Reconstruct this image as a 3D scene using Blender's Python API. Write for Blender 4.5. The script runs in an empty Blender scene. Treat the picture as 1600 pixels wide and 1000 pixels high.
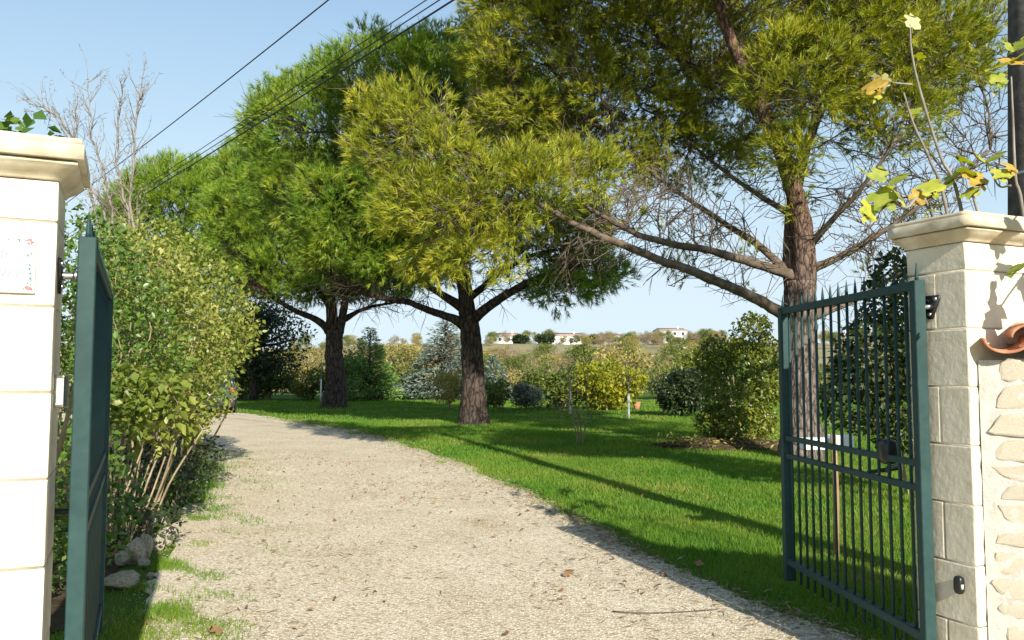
import bpy, bmesh, math, random
import numpy as np
from mathutils import Vector, Matrix

S = bpy.context.scene
COL = S.collection
R = math.radians
rng = np.random.default_rng(7)
random.seed(7)

# ------------------------------------------------------------------ camera, sky, sun, exposure
CAM_H, F, PITCH = 1.40, 1280.0, math.atan(85 / 1280.0)
cam_data = bpy.data.cameras.new('camera')
cam = bpy.data.objects.new('camera', cam_data)
COL.objects.link(cam)
cam.location = (0, 0, CAM_H)
cam.rotation_euler = (R(90) + PITCH, 0, 0)
cam_data.sensor_width = 36.0
cam_data.lens = 36.0 * F / 1600.0
cam_data.clip_start = 0.05
cam_data.clip_end = 6000
S.camera = cam

SUN_AZ, SUN_EL = R(19.5), R(27)          # the sun stands behind the camera, to the right
world = bpy.data.worlds.new('World')
S.world = world
world.use_nodes = True
wn = world.node_tree.nodes
wl = world.node_tree.links
wn.clear()
w_out = wn.new('ShaderNodeOutputWorld')
w_bg = wn.new('ShaderNodeBackground')
w_sky = wn.new('ShaderNodeTexSky')
w_sky.sky_type = 'NISHITA'
w_sky.sun_disc = False
w_sky.sun_elevation = SUN_EL
w_sky.sun_rotation = math.pi - SUN_AZ
w_sky.altitude = 50
w_sky.air_density = 1.0
w_sky.dust_density = 0.4
w_sky.ozone_density = 1.0
w_bg.inputs['Strength'].default_value = 0.14
# thin haze near the horizon: each channel of the sky levels off softly at the brightness of hazy air
w_sep = wn.new('ShaderNodeSeparateColor')
w_com = wn.new('ShaderNodeCombineColor')
wl.new(w_sky.outputs['Color'], w_sep.inputs['Color'])
for ch, cap in (('Red', 0.43), ('Green', 0.52), ('Blue', 0.59)):
    cap = cap / 0.14
    nodes = []
    for op, val in (('DIVIDE', cap), ('POWER', 3.0), ('ADD', 1.0), ('POWER', 1 / 3.0)):
        q = wn.new('ShaderNodeMath')
        q.operation = op
        q.inputs[1].default_value = val
        nodes.append(q)
    wl.new(w_sep.outputs[ch], nodes[0].inputs[0])
    for a_, b_ in zip(nodes, nodes[1:]):
        wl.new(a_.outputs[0], b_.inputs[0])
    q = wn.new('ShaderNodeMath')
    q.operation = 'DIVIDE'
    wl.new(w_sep.outputs[ch], q.inputs[0])
    wl.new(nodes[-1].outputs[0], q.inputs[1])
    wl.new(q.outputs[0], w_com.inputs[ch])
wl.new(w_com.outputs['Color'], w_bg.inputs['Color'])
wl.new(w_bg.outputs['Background'], w_out.inputs['Surface'])

sun_dir = Vector((math.sin(SUN_AZ) * math.cos(SUN_EL), -math.cos(SUN_AZ) * math.cos(SUN_EL), math.sin(SUN_EL)))
sun_data = bpy.data.lights.new('sun', 'SUN')
sun_data.energy = 4.6
sun_data.angle = R(0.53)
sun_data.color = (1.0, 0.94, 0.83)
sun = bpy.data.objects.new('sun', sun_data)
COL.objects.link(sun)
sun.location = (8, -20, 15)
sun.rotation_euler = (-sun_dir).to_track_quat('-Z', 'Y').to_euler()

S.view_settings.view_transform = 'Standard'
S.view_settings.look = 'None'
S.view_settings.gamma = 1.0
S.view_settings.use_curve_mapping = False
S.view_settings.exposure = 0.85
S.cycles.max_bounces = 6
S.cycles.diffuse_bounces = 3
S.cycles.glossy_bounces = 2
S.cycles.transmission_bounces = 4
S.cycles.transparent_max_bounces = 8


def W(px, py, d):
    """world point whose forward distance is d and that is seen at pixel px, py of the 1600x1000 photograph"""
    xc, yc = (px - 800) / F, (500 - py) / F
    dy = math.cos(PITCH) - yc * math.sin(PITCH)
    dz = math.sin(PITCH) + yc * math.cos(PITCH)
    return np.array((xc / dy * d, d, CAM_H + dz / dy * d))


def G(px, py):
    """ground point (z = 0) seen at pixel px, py"""
    p = W(px, py, 1.0)
    d = CAM_H / (CAM_H - p[2])
    return W(px, py, d)


# ------------------------------------------------------------------ object helpers
def thing(name, label, cat, loc=(0, 0, 0), group=None, rot=0.0):
    o = bpy.data.objects.new(name, None)
    COL.objects.link(o)
    o.empty_display_size = 0.2
    o.location = tuple(float(v) for v in loc)
    o.rotation_euler = (0, 0, rot)
    o['label'] = label
    o['category'] = cat
    if group:
        o['group'] = group
    return o


def mesh_np(name, V, T=None, Q=None, smooth=False, tint=None):
    """mesh from arrays of vertices, triangles and quads"""
    V = np.asarray(V, dtype=np.float32).reshape(-1, 3)
    T = np.zeros((0, 3), np.int32) if T is None else np.asarray(T, np.int32).reshape(-1, 3)
    Q = np.zeros((0, 4), np.int32) if Q is None else np.asarray(Q, np.int32).reshape(-1, 4)
    me = bpy.data.meshes.new(name)
    me.vertices.add(len(V))
    me.vertices.foreach_set('co', V.ravel())
    nl = T.size + Q.size
    me.loops.add(nl)
    me.loops.foreach_set('vertex_index', np.concatenate((T.ravel(), Q.ravel())))
    npoly = len(T) + len(Q)
    me.polygons.add(npoly)
    starts = np.concatenate((np.arange(len(T)) * 3, T.size + np.arange(len(Q)) * 4)).astype(np.int32)
    me.polygons.foreach_set('loop_start', starts)
    if smooth:
        me.polygons.foreach_set('use_smooth', np.ones(npoly, dtype=bool))
    if tint is not None:
        a = me.attributes.new('tint', 'FLOAT', 'POINT')
        a.data.foreach_set('value', np.asarray(tint, np.float32))
    me.update(calc_edges=True)
    return me


def put(name, me, mat, parent=None, kind=None, loc=None):
    o = bpy.data.objects.new(name, me)
    COL.objects.link(o)
    if mat is not None and len(me.materials) == 0:
        me.materials.append(mat)
    if parent is not None:
        o.parent = parent
    if loc is not None:
        o.location = tuple(float(v) for v in loc)
    if kind:
        o['kind'] = kind
    return o


def tag(o, label, cat, group=None):
    o['label'] = label
    o['category'] = cat
    if group:
        o['group'] = group
    return o


def copy_tree(o, parent=None):
    c = o.copy()
    COL.objects.link(c)
    if parent is not None:
        c.parent = parent
    for ch in list(o.children):
        copy_tree(ch, c)
    return c


class MB:
    """collects simple solids into one mesh"""
    def __init__(self):
        self.V, self.T, self.Q, self.n = [], [], [], 0

    def add(self, V, T=(), Q=()):
        self.V.append(np.asarray(V, float).reshape(-1, 3))
        for t in T:
            self.T.append([i + self.n for i in t])
        for q in Q:
            self.Q.append([i + self.n for i in q])
        self.n += len(self.V[-1])

    def frame_box(self, c, ax, ay, az, h):
        """box with centre c, unit axes and half sizes h"""
        c, ax, ay, az = (np.asarray(v, float) for v in (c, ax, ay, az))
        V = [c + sx * h[0] * ax + sy * h[1] * ay + sz * h[2] * az for sz in (-1, 1) for sy in (-1, 1) for sx in (-1, 1)]
        self.add(V, Q=[(0, 2, 3, 1), (4, 5, 7, 6), (0, 1, 5, 4), (2, 6, 7, 3), (0, 4, 6, 2), (1, 3, 7, 5)])

    def box(self, c, h):
        self.frame_box(c, (1, 0, 0), (0, 1, 0), (0, 0, 1), h)

    def tube(self, P, rad, sides=8, cap=True, jit=0.0, rs=None):
        P = np.asarray(P, float)
        n = len(P)
        rad = np.broadcast_to(np.asarray(rad, float), (n,))
        tang = np.gradient(P, axis=0)
        tang /= np.linalg.norm(tang, axis=1)[:, None] + 1e-9
        ref = np.array((0.31, 0.77, 0.1))
        V = []
        ang = np.arange(sides) / sides * 2 * math.pi
        a0 = np.cross(tang[0], ref)
        a0 /= np.linalg.norm(a0) + 1e-9
        for i in range(n):
            a0 = a0 - tang[i] * np.dot(a0, tang[i])
            a0 /= np.linalg.norm(a0) + 1e-9
            b0 = np.cross(tang[i], a0)
            r = rad[i] * np.ones(sides)
            if jit:
                r = r * (1 + jit * rs.normal(size=sides))
            V.append(P[i] + np.outer(np.cos(ang) * r, a0) + np.outer(np.sin(ang) * r, b0))
        V = np.concatenate(V)
        Q = []
        for i in range(n - 1):
            for k in range(sides):
                k2 = (k + 1) % sides
                Q.append((i * sides + k, i * sides + k2, (i + 1) * sides + k2, (i + 1) * sides + k))
        T = []
        if cap:
            V = np.concatenate((V, P[:1], P[-1:]))
            c0, c1 = n * sides, n * sides + 1
            for k in range(sides):
                k2 = (k + 1) % sides
                T.append((c0, k2, k))
                T.append((c1, (n - 1) * sides + k, (n - 1) * sides + k2))
        self.add(V, T, Q)

    def mesh(self, name, smooth=False, origin=(0, 0, 0)):
        V = np.concatenate(self.V) - np.asarray(origin, float)
        return mesh_np(name, V, self.T if self.T else None, self.Q if self.Q else None, smooth)

    def build(self, name, mat, parent=None, smooth=False, origin=(0, 0, 0), kind=None):
        return put(name, self.mesh(name, smooth, origin), mat, parent, kind)


def spline(P, n):
    """Catmull-Rom through P, n points per span"""
    P = np.asarray(P, float)
    Q = np.concatenate((2 * P[:1] - P[1:2], P, 2 * P[-1:] - P[-2:-1]))
    out = []
    for i in range(1, len(Q) - 2):
        for k in range(n):
            t = k / n
            a, b, c, d = Q[i - 1], Q[i], Q[i + 1], Q[i + 2]
            out.append(0.5 * (2 * b + (c - a) * t + (2 * a - 5 * b + 4 * c - d) * t * t + (3 * b - a - 3 * c + d) * t ** 3))
    out.append(P[-1])
    return np.array(out)


def bevel_box(name, hx, hy, hz, bev, seg=2, wob=0.0, seed=0):
    bm = bmesh.new()
    bmesh.ops.create_cube(bm, size=2.0)
    for v in bm.verts:
        v.co = (v.co.x * hx, v.co.y * hy, v.co.z * hz)
    bmesh.ops.bevel(bm, geom=list(bm.edges), offset=bev, segments=seg, affect='EDGES', profile=0.6)
    if wob:
        rs = np.random.default_rng(seed)
        for v in bm.verts:
            v.co += Vector(rs.normal(size=3) * wob)
    me = bpy.data.meshes.new(name)
    bm.to_mesh(me)
    bm.free()
    return me


def rock_mesh(name, seed, sub=2, rough=0.18, cuts=5):
    rs = np.random.default_rng(seed)
    bm = bmesh.new()
    bmesh.ops.create_icosphere(bm, subdivisions=sub, radius=1.0)
    planes = [(lambda v: v / np.linalg.norm(v))(rs.normal(size=3)) for _ in range(cuts)]
    offs = rs.uniform(0.55, 0.85, cuts)
    for v in bm.verts:
        p = np.array(v.co)
        for n_, o_ in zip(planes, offs):
            dd = p @ n_ - o_
            if dd > 0:
                p = p - n_ * dd * 0.95
        p = p * (1 + rough * 0.35 * rs.normal())
        v.co = p
    me = bpy.data.meshes.new(name)
    bm.to_mesh(me)
    bm.free()
    return me


# ------------------------------------------------------------------ materials
def nt(name):
    m = bpy.data.materials.new(name)
    m.use_nodes = True
    n = m.node_tree.nodes
    n.clear()
    out = n.new('ShaderNodeOutputMaterial')
    return m, n, m.node_tree.links, out


def ramp(n, stops):
    r = n.new('ShaderNodeValToRGB')
    e = r.color_ramp.elements
    while len(e) < len(stops):
        e.new(0.5)
    for el, (p, c) in zip(e, stops):
        el.position = p
        el.color = (*c, 1)
    return r


def surf_mat(name, stops, scale=4.0, detail=6, rough=0.8, bump=0.2, bscale=None, bdist=0.01, spec=0.3, metal=0.0, mix=None):
    """noise coloured surface with bump; mix = (stops, scale, amount) lays a second, larger pattern over it"""
    m, n, l, out = nt(name)
    p = n.new('ShaderNodeBsdfPrincipled')
    p.inputs['Roughness'].default_value = rough
    p.inputs['Specular IOR Level'].default_value = spec
    p.inputs['Metallic'].default_value = metal
    tc = n.new('ShaderNodeTexCoord')
    nz = n.new('ShaderNodeTexNoise')
    nz.inputs['Scale'].default_value = scale
    nz.inputs['Detail'].default_value = detail
    nz.inputs['Roughness'].default_value = 0.62
    l.new(tc.outputs['Object'], nz.inputs['Vector'])
    r = ramp(n, stops)
    l.new(nz.outputs['Fac'], r.inputs['Fac'])
    col = r.outputs['Color']
    if mix:
        nz2 = n.new('ShaderNodeTexNoise')
        nz2.inputs['Scale'].default_value = mix[1]
        nz2.inputs['Detail'].default_value = 5
        l.new(tc.outputs['Object'], nz2.inputs['Vector'])
        r2 = ramp(n, mix[0])
        l.new(nz2.outputs['Fac'], r2.inputs['Fac'])
        mx = n.new('ShaderNodeMix')
        mx.data_type = 'RGBA'
        mx.blend_type = 'MULTIPLY'
        mx.inputs['Factor'].default_value = mix[2]
        l.new(col, mx.inputs['A'])
        l.new(r2.outputs['Color'], mx.inputs['B'])
        col = mx.outputs['Result']
    l.new(col, p.inputs['Base Color'])
    if bump:
        nb = n.new('ShaderNodeTexNoise')
        nb.inputs['Scale'].default_value = bscale or scale * 4
        nb.inputs['Detail'].default_value = 8
        nb.inputs['Roughness'].default_value = 0.65
        l.new(tc.outputs['Object'], nb.inputs['Vector'])
        b = n.new('ShaderNodeBump')
        b.inputs['Strength'].default_value = bump
        b.inputs['Distance'].default_value = bdist
        l.new(nb.outputs['Fac'], b.inputs['Height'])
        l.new(b.outputs['Normal'], p.inputs['Normal'])
    l.new(p.outputs['BSDF'], out.inputs['Surface'])
    return m


def leaf_mat(name, stops, trans=0.3, rough=0.5, spec=0.3, use_tint=False, patch=None, tcol=1.0):
    """foliage: one colour for each leaf or needle, some light let through"""
    m, n, l, out = nt(name)
    p = n.new('ShaderNodeBsdfPrincipled')
    p.inputs['Roughness'].default_value = rough
    p.inputs['Specular IOR Level'].default_value = spec
    ge = n.new('ShaderNodeNewGeometry')
    fac = ge.outputs['Random Per Island']
    if use_tint:
        at = n.new('ShaderNodeAttribute')
        at.attribute_name = 'tint'
        ma = n.new('ShaderNodeMath')
        ma.operation = 'MULTIPLY_ADD'
        ma.inputs[1].default_value = 0.3
        l.new(fac, ma.inputs[0])
        m2 = n.new('ShaderNodeMath')
        m2.operation = 'MULTIPLY'
        m2.inputs[1].default_value = 0.7
        l.new(at.outputs['Fac'], m2.inputs[0])
        l.new(m2.outputs[0], ma.inputs[2])
        fac = ma.outputs[0]
    if patch:
        tc = n.new('ShaderNodeTexCoord')
        nz = n.new('ShaderNodeTexNoise')
        nz.inputs['Scale'].default_value = patch
        nz.inputs['Detail'].default_value = 4
        l.new(tc.outputs['Object'], nz.inputs['Vector'])
        mr = n.new('ShaderNodeMapRange')
        mr.inputs['From Min'].default_value = 0.3
        mr.inputs['From Max'].default_value = 0.7
        l.new(nz.outputs['Fac'], mr.inputs['Value'])
        mp = n.new('ShaderNodeMix')
        mp.data_type = 'FLOAT'
        mp.inputs['Factor'].default_value = 0.55
        l.new(fac, mp.inputs['A'])
        l.new(mr.outputs['Result'], mp.inputs['B'])
        fac = mp.outputs['Result']
    r = ramp(n, stops)
    l.new(fac, r.inputs['Fac'])
    l.new(r.outputs['Color'], p.inputs['Base Color'])
    if trans > 0:
        t = n.new('ShaderNodeBsdfTranslucent')
        hs = n.new('ShaderNodeHueSaturation')
        hs.inputs['Saturation'].default_value = 1.15
        hs.inputs['Value'].default_value = 1.5 * tcol
        l.new(r.outputs['Color'], hs.inputs['Color'])
        l.new(hs.outputs['Color'], t.inputs['Color'])
        ms = n.new('ShaderNodeMixShader')
        ms.inputs['Fac'].default_value = trans
        l.new(p.outputs['BSDF'], ms.inputs[1])
        l.new(t.outputs['BSDF'], ms.inputs[2])
        l.new(ms.outputs['Shader'], out.inputs['Surface'])
    else:
        l.new(p.outputs['BSDF'], out.inputs['Surface'])
    return m


def bark_mat(name, c_low, c_high, z0, z1, scale=7.0, bump=0.9):
    """plated bark, redder higher up the stem"""
    m, n, l, out = nt(name)
    p = n.new('ShaderNodeBsdfPrincipled')
    p.inputs['Roughness'].default_value = 0.9
    p.inputs['Specular IOR Level'].default_value = 0.15
    tc = n.new('ShaderNodeTexCoord')
    mp = n.new('ShaderNodeMapping')
    mp.inputs['Scale'].default_value = (1, 1, 0.32)
    l.new(tc.outputs['Object'], mp.inputs['Vector'])
    nz = n.new('ShaderNodeTexNoise')
    nz.inputs['Scale'].default_value = 9
    nz.inputs['Detail'].default_value = 5
    l.new(mp.outputs['Vector'], nz.inputs['Vector'])
    va = n.new('ShaderNodeMix')
    va.data_type = 'VECTOR'
    va.inputs['Factor'].default_value = 0.12
    l.new(mp.outputs['Vector'], va.inputs['A'])
    l.new(nz.outputs['Color'], va.inputs['B'])
    vo = n.new('ShaderNodeTexVoronoi')
    vo.feature = 'DISTANCE_TO_EDGE'
    vo.inputs['Scale'].default_value = scale
    l.new(va.outputs['Result'], vo.inputs['Vector'])
    r1 = ramp(n, [(0.0, (0.18, 0.16, 0.15)), (0.12, (0.75, 0.72, 0.7)), (0.5, (1.15, 1.1, 1.05))])
    l.new(vo.outputs['Distance'], r1.inputs['Fac'])
    sx = n.new('ShaderNodeSeparateXYZ')
    l.new(tc.outputs['Object'], sx.inputs['Vector'])
    mr = n.new('ShaderNodeMapRange')
    mr.inputs['From Min'].default_value = z0
    mr.inputs['From Max'].default_value = z1
    l.new(sx.outputs['Z'], mr.inputs['Value'])
    r2 = ramp(n, [(0.0, c_low), (1.0, c_high)])
    l.new(mr.outputs['Result'], r2.inputs['Fac'])
    mx = n.new('ShaderNodeMix')
    mx.data_type = 'RGBA'
    mx.blend_type = 'MULTIPLY'
    mx.inputs['Factor'].default_value = 1.0
    l.new(r2.outputs['Color'], mx.inputs['A'])
    l.new(r1.outputs['Color'], mx.inputs['B'])
    nf = n.new('ShaderNodeTexNoise')
    nf.inputs['Scale'].default_value = 30
    nf.inputs['Detail'].default_value = 6
    l.new(mp.outputs['Vector'], nf.inputs['Vector'])
    r3 = ramp(n, [(0.3, (0.55, 0.55, 0.55)), (0.7, (1.3, 1.3, 1.3))])
    l.new(nf.outputs['Fac'], r3.inputs['Fac'])
    m3 = n.new('ShaderNodeMix')
    m3.data_type = 'RGBA'
    m3.blend_type = 'MULTIPLY'
    m3.inputs['Factor'].default_value = 0.8
    l.new(mx.outputs['Result'], m3.inputs['A'])
    l.new(r3.outputs['Color'], m3.inputs['B'])
    l.new(m3.outputs['Result'], p.inputs['Base Color'])
    b = n.new('ShaderNodeBump')
    b.inputs['Strength'].default_value = bump
    b.inputs['Distance'].default_value = 0.03
    hm = n.new('ShaderNodeMath')
    hm.operation = 'MULTIPLY_ADD'
    hm.inputs[1].default_value = 0.4
    l.new(nf.outputs['Fac'], hm.inputs[0])
    l.new(vo.outputs['Distance'], hm.inputs[2])
    l.new(hm.outputs[0], b.inputs['Height'])
    l.new(b.outputs['Normal'], p.inputs['Normal'])
    l.new(p.outputs['BSDF'], out.inputs['Surface'])
    return m


def gravel_mat():
    m, n, l, out = nt('pale_gravel')
    p = n.new('ShaderNodeBsdfPrincipled')
    p.inputs['Roughness'].default_value = 0.9
    p.inputs['Specular IOR Level'].default_value = 0.15
    tc = n.new('ShaderNodeTexCoord')
    vo = n.new('ShaderNodeTexVoronoi')
    vo.inputs['Scale'].default_value = 55
    l.new(tc.outputs['Object'], vo.inputs['Vector'])
    sp = n.new('ShaderNodeSeparateColor')
    l.new(vo.outputs['Color'], sp.inputs['Color'])
    r = ramp(n, [(0.0, (0.40, 0.33, 0.23)), (0.2, (0.55, 0.475, 0.355)), (0.55, (0.65, 0.58, 0.45)), (1.0, (0.75, 0.695, 0.57))])
    l.new(sp.outputs['Red'], r.inputs['Fac'])
    r0 = ramp(n, [(0.0, (1.0, 1.0, 1.0)), (0.35, (0.97, 0.96, 0.95)), (0.7, (0.74, 0.70, 0.63))])  # colour darkens outwards from each stone, painting the shade between them
    l.new(vo.outputs['Distance'], r0.inputs['Fac'])
    big = n.new('ShaderNodeTexNoise')
    big.inputs['Scale'].default_value = 1.1
    big.inputs['Detail'].default_value = 7
    big.inputs['Roughness'].default_value = 0.65
    l.new(tc.outputs['Object'], big.inputs['Vector'])
    rb = ramp(n, [(0.28, (0.70, 0.62, 0.50)), (0.40, (0.93, 0.90, 0.84)), (0.55, (1.0, 0.98, 0.95)), (0.7, (1.10, 1.09, 1.07))])
    l.new(big.outputs['Fac'], rb.inputs['Fac'])
    a = n.new('ShaderNodeMix'); a.data_type = 'RGBA'; a.blend_type = 'MULTIPLY'; a.inputs['Factor'].default_value = 1
    l.new(r.outputs['Color'], a.inputs['A']); l.new(r0.outputs['Color'], a.inputs['B'])
    c = n.new('ShaderNodeMix'); c.data_type = 'RGBA'; c.blend_type = 'MULTIPLY'; c.inputs['Factor'].default_value = 1
    l.new(a.outputs['Result'], c.inputs['A']); l.new(rb.outputs['Color'], c.inputs['B'])
    l.new(c.outputs['Result'], p.inputs['Base Color'])
    b = n.new('ShaderNodeBump')
    b.inputs['Strength'].default_value = 0.6
    b.inputs['Distance'].default_value = 0.009
    b.invert = True
    l.new(vo.outputs['Distance'], b.inputs['Height'])
    l.new(b.outputs['Normal'], p.inputs['Normal'])
    l.new(p.outputs['BSDF'], out.inputs['Surface'])
    return m


M = {}
M['lawn'] = surf_mat('lawn_soil', [(0.25, (0.05, 0.085, 0.014)), (0.5, (0.065, 0.125, 0.016)), (0.75, (0.11, 0.14, 0.03))], scale=2.2, bump=0.6, bscale=40, bdist=0.03, rough=0.95, spec=0.1)
M['gravel'] = gravel_mat()
M['pebble'] = leaf_mat('limestone_pebble', [(0.0, (0.42, 0.35, 0.25)), (0.2, (0.56, 0.49, 0.365)), (0.6, (0.65, 0.59, 0.455)), (1.0, (0.75, 0.70, 0.58))], trans=0, rough=0.85, spec=0.2)
M['hill'] = surf_mat('dry_hillside', [(0.3, (0.17, 0.17, 0.07)), (0.5, (0.26, 0.23, 0.12)), (0.7, (0.32, 0.27, 0.16))], scale=0.02, detail=8, bump=0.3, bscale=0.8, bdist=0.5, rough=1, spec=0.05)
M['soil'] = surf_mat('bed_soil', [(0.3, (0.05, 0.035, 0.02)), (0.6, (0.10, 0.075, 0.045)), (0.8, (0.14, 0.12, 0.06))], scale=6, bump=0.9, bscale=25, bdist=0.04, rough=1, spec=0.05)
M['cream'] = surf_mat('cream_cast_stone', [(0.3, (0.64, 0.57, 0.42)), (0.55, (0.72, 0.65, 0.50)), (0.75, (0.77, 0.715, 0.59))], scale=9, bump=0.65, bscale=11, bdist=0.012, rough=0.85, spec=0.2, mix=([(0.35, (0.86, 0.83, 0.78)), (0.6, (1, 1, 1))], 2.5, 0.7))
M['cap'] = surf_mat('cream_cap_stone', [(0.3, (0.54, 0.47, 0.34)), (0.55, (0.65, 0.58, 0.44)), (0.75, (0.71, 0.655, 0.53))], scale=14, bump=0.2, bscale=60, bdist=0.003, rough=0.85, spec=0.2, mix=([(0.36, (0.72, 0.66, 0.55)), (0.55, (1, 1, 1))], 5, 0.7))
M['joint'] = surf_mat('joint_mortar', [(0.3, (0.34, 0.30, 0.23)), (0.7, (0.46, 0.41, 0.33))], scale=12, bump=0.4, rough=0.95, spec=0.1)
M['mortar'] = surf_mat('lime_mortar', [(0.25, (0.42, 0.39, 0.34)), (0.5, (0.52, 0.49, 0.43)), (0.75, (0.60, 0.57, 0.51))], scale=16, bump=0.8, bscale=60, bdist=0.008, rough=0.95, spec=0.1)
M['rubble'] = surf_mat('limestone_rubble', [(0.3, (0.60, 0.50, 0.34)), (0.5, (0.68, 0.60, 0.46)), (0.7, (0.74, 0.70, 0.60))], scale=13, bump=0.8, bscale=26, bdist=0.014, rough=0.9, spec=0.15)
M['rock'] = surf_mat('border_rock', [(0.3, (0.28, 0.21, 0.12)), (0.5, (0.46, 0.40, 0.29)), (0.7, (0.60, 0.55, 0.45))], scale=7, bump=0.8, bscale=18, bdist=0.02, rough=0.9, spec=0.15)
M['terracotta'] = surf_mat('terracotta', [(0.3, (0.34, 0.13, 0.065)), (0.5, (0.44, 0.19, 0.10)), (0.7, (0.52, 0.30, 0.19))], scale=18, bump=0.3, bscale=60, bdist=0.004, rough=0.85, spec=0.2)
M['gate'] = surf_mat('green_gate_paint', [(0.3, (0.018, 0.048, 0.045)), (0.7, (0.027, 0.064, 0.060))], scale=30, bump=0.05, bscale=300, bdist=0.001, rough=0.55, spec=0.22, mix=([(0.35, (0.75, 0.78, 0.78)), (0.6, (1.1, 1.1, 1.1))], 3.0, 0.8))
M['black'] = surf_mat('black_plastic', [(0.3, (0.010, 0.010, 0.011)), (0.7, (0.018, 0.018, 0.020))], scale=30, bump=0.05, rough=0.35, spec=0.5)
M['steel'] = surf_mat('galvanised_steel', [(0.3, (0.45, 0.44, 0.42)), (0.7, (0.60, 0.59, 0.57))], scale=50, bump=0.05, rough=0.35, metal=1.0)
M['lens'] = surf_mat('pale_lens', [(0.3, (0.50, 0.50, 0.46)), (0.7, (0.58, 0.58, 0.54))], scale=20, bump=0.03, rough=0.25, spec=0.5)
M['glaze'] = surf_mat('white_tile_glaze', [(0.3, (0.74, 0.75, 0.75)), (0.7, (0.80, 0.80, 0.79))], scale=6, bump=0.03, rough=0.15, spec=0.5)
M['ink_grey'] = surf_mat('grey_glaze', [(0.3, (0.22, 0.27, 0.26)), (0.7, (0.30, 0.34, 0.33))], scale=80, bump=0, rough=0.3)
M['ink_red'] = surf_mat('red_glaze', [(0.3, (0.55, 0.07, 0.07)), (0.7, (0.70, 0.22, 0.20))], scale=90, bump=0, rough=0.3)
M['ink_green'] = surf_mat('green_glaze', [(0.3, (0.03, 0.16, 0.12)), (0.7, (0.10, 0.22, 0.20))], scale=90, bump=0, rough=0.3)
M['pole'] = surf_mat('weathered_pole', [(0.3, (0.055, 0.05, 0.045)), (0.6, (0.10, 0.092, 0.082)), (0.8, (0.14, 0.13, 0.115))], scale=14, bump=0.6, bscale=40, bdist=0.008, rough=0.9, spec=0.15)
M['cable'] = surf_mat('cable_sheath', [(0.3, (0.014, 0.015, 0.018)), (0.7, (0.024, 0.025, 0.028))], scale=8, bump=0, rough=0.6)
M['wood'] = surf_mat('pale_stake_wood', [(0.3, (0.22, 0.14, 0.07)), (0.7, (0.36, 0.25, 0.14))], scale=12, bump=0.4, rough=0.8)
M['white'] = surf_mat('white_paint', [(0.3, (0.74, 0.74, 0.72)), (0.7, (0.80, 0.80, 0.78))], scale=5, bump=0.03, rough=0.5)
M['roof'] = surf_mat('roof_tiles', [(0.3, (0.34, 0.22, 0.16)), (0.7, (0.44, 0.32, 0.25))], scale=2, bump=0.3, rough=0.9)
M['glass'] = surf_mat('dark_window_glass', [(0.3, (0.02, 0.025, 0.03)), (0.7, (0.03, 0.035, 0.045))], scale=2, bump=0, rough=0.08, spec=0.6)
M['car'] = surf_mat('car_paint', [(0.3, (0.035, 0.075, 0.105)), (0.7, (0.04, 0.085, 0.115))], scale=3, bump=0, rough=0.22, spec=0.6)
M['tyre'] = surf_mat('tyre_rubber', [(0.3, (0.015, 0.015, 0.015)), (0.7, (0.03, 0.03, 0.03))], scale=20, bump=0.2, rough=0.9)
M['redlamp'] = surf_mat('red_lamp_lens', [(0.3, (0.45, 0.02, 0.015)), (0.7, (0.5, 0.03, 0.02))], scale=20, bump=0, rough=0.15, spec=0.6)
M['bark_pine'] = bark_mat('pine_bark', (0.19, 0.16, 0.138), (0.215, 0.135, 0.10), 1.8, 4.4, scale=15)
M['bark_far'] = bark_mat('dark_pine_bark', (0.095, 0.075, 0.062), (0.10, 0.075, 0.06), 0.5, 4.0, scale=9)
M['branch_pine'] = surf_mat('pine_branch', [(0.3, (0.085, 0.06, 0.042)), (0.55, (0.15, 0.115, 0.085)), (0.75, (0.25, 0.205, 0.16))], scale=7, bump=0.8, bscale=30, bdist=0.01, rough=0.9, spec=0.1)
M['twig_grey'] = surf_mat('grey_twig', [(0.3, (0.16, 0.13, 0.10)), (0.6, (0.28, 0.25, 0.21)), (0.8, (0.36, 0.33, 0.28))], scale=6, bump=0.3, bscale=40, bdist=0.005, rough=0.9, spec=0.1)
M['stem'] = surf_mat('pale_shrub_stem', [(0.3, (0.20, 0.15, 0.09)), (0.6, (0.33, 0.27, 0.17)), (0.8, (0.42, 0.37, 0.26))], scale=6, bump=0.3, bscale=40, bdist=0.005, rough=0.9, spec=0.1)
M['dark_stem'] = surf_mat('dark_shrub_stem', [(0.3, (0.06, 0.045, 0.03)), (0.7, (0.13, 0.10, 0.07))], scale=6, bump=0.3, rough=0.9, spec=0.1)

M['pine_near'] = leaf_mat('pine_needles_olive', [(0.0, (0.065, 0.115, 0.014)), (0.35, (0.19, 0.23, 0.018)), (0.7, (0.38, 0.375, 0.028)), (1.0, (0.55, 0.48, 0.06))], trans=0.22, use_tint=True, rough=0.45, spec=0.35)
M['pine_fresh'] = leaf_mat('pine_needles_fresh', [(0.0, (0.055, 0.135, 0.018)), (0.4, (0.14, 0.245, 0.022)), (0.75, (0.28, 0.36, 0.034)), (1.0, (0.46, 0.45, 0.055))], trans=0.18, use_tint=True, rough=0.45, spec=0.35)
M['grass'] = leaf_mat('grass_blade', [(0.0, (0.055, 0.155, 0.014)), (0.4, (0.105, 0.225, 0.020)), (0.7, (0.185, 0.265, 0.032)), (0.88, (0.30, 0.29, 0.07)), (1.0, (0.26, 0.21, 0.09))], trans=0.35, patch=0.55, rough=0.5, spec=0.25)
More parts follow.
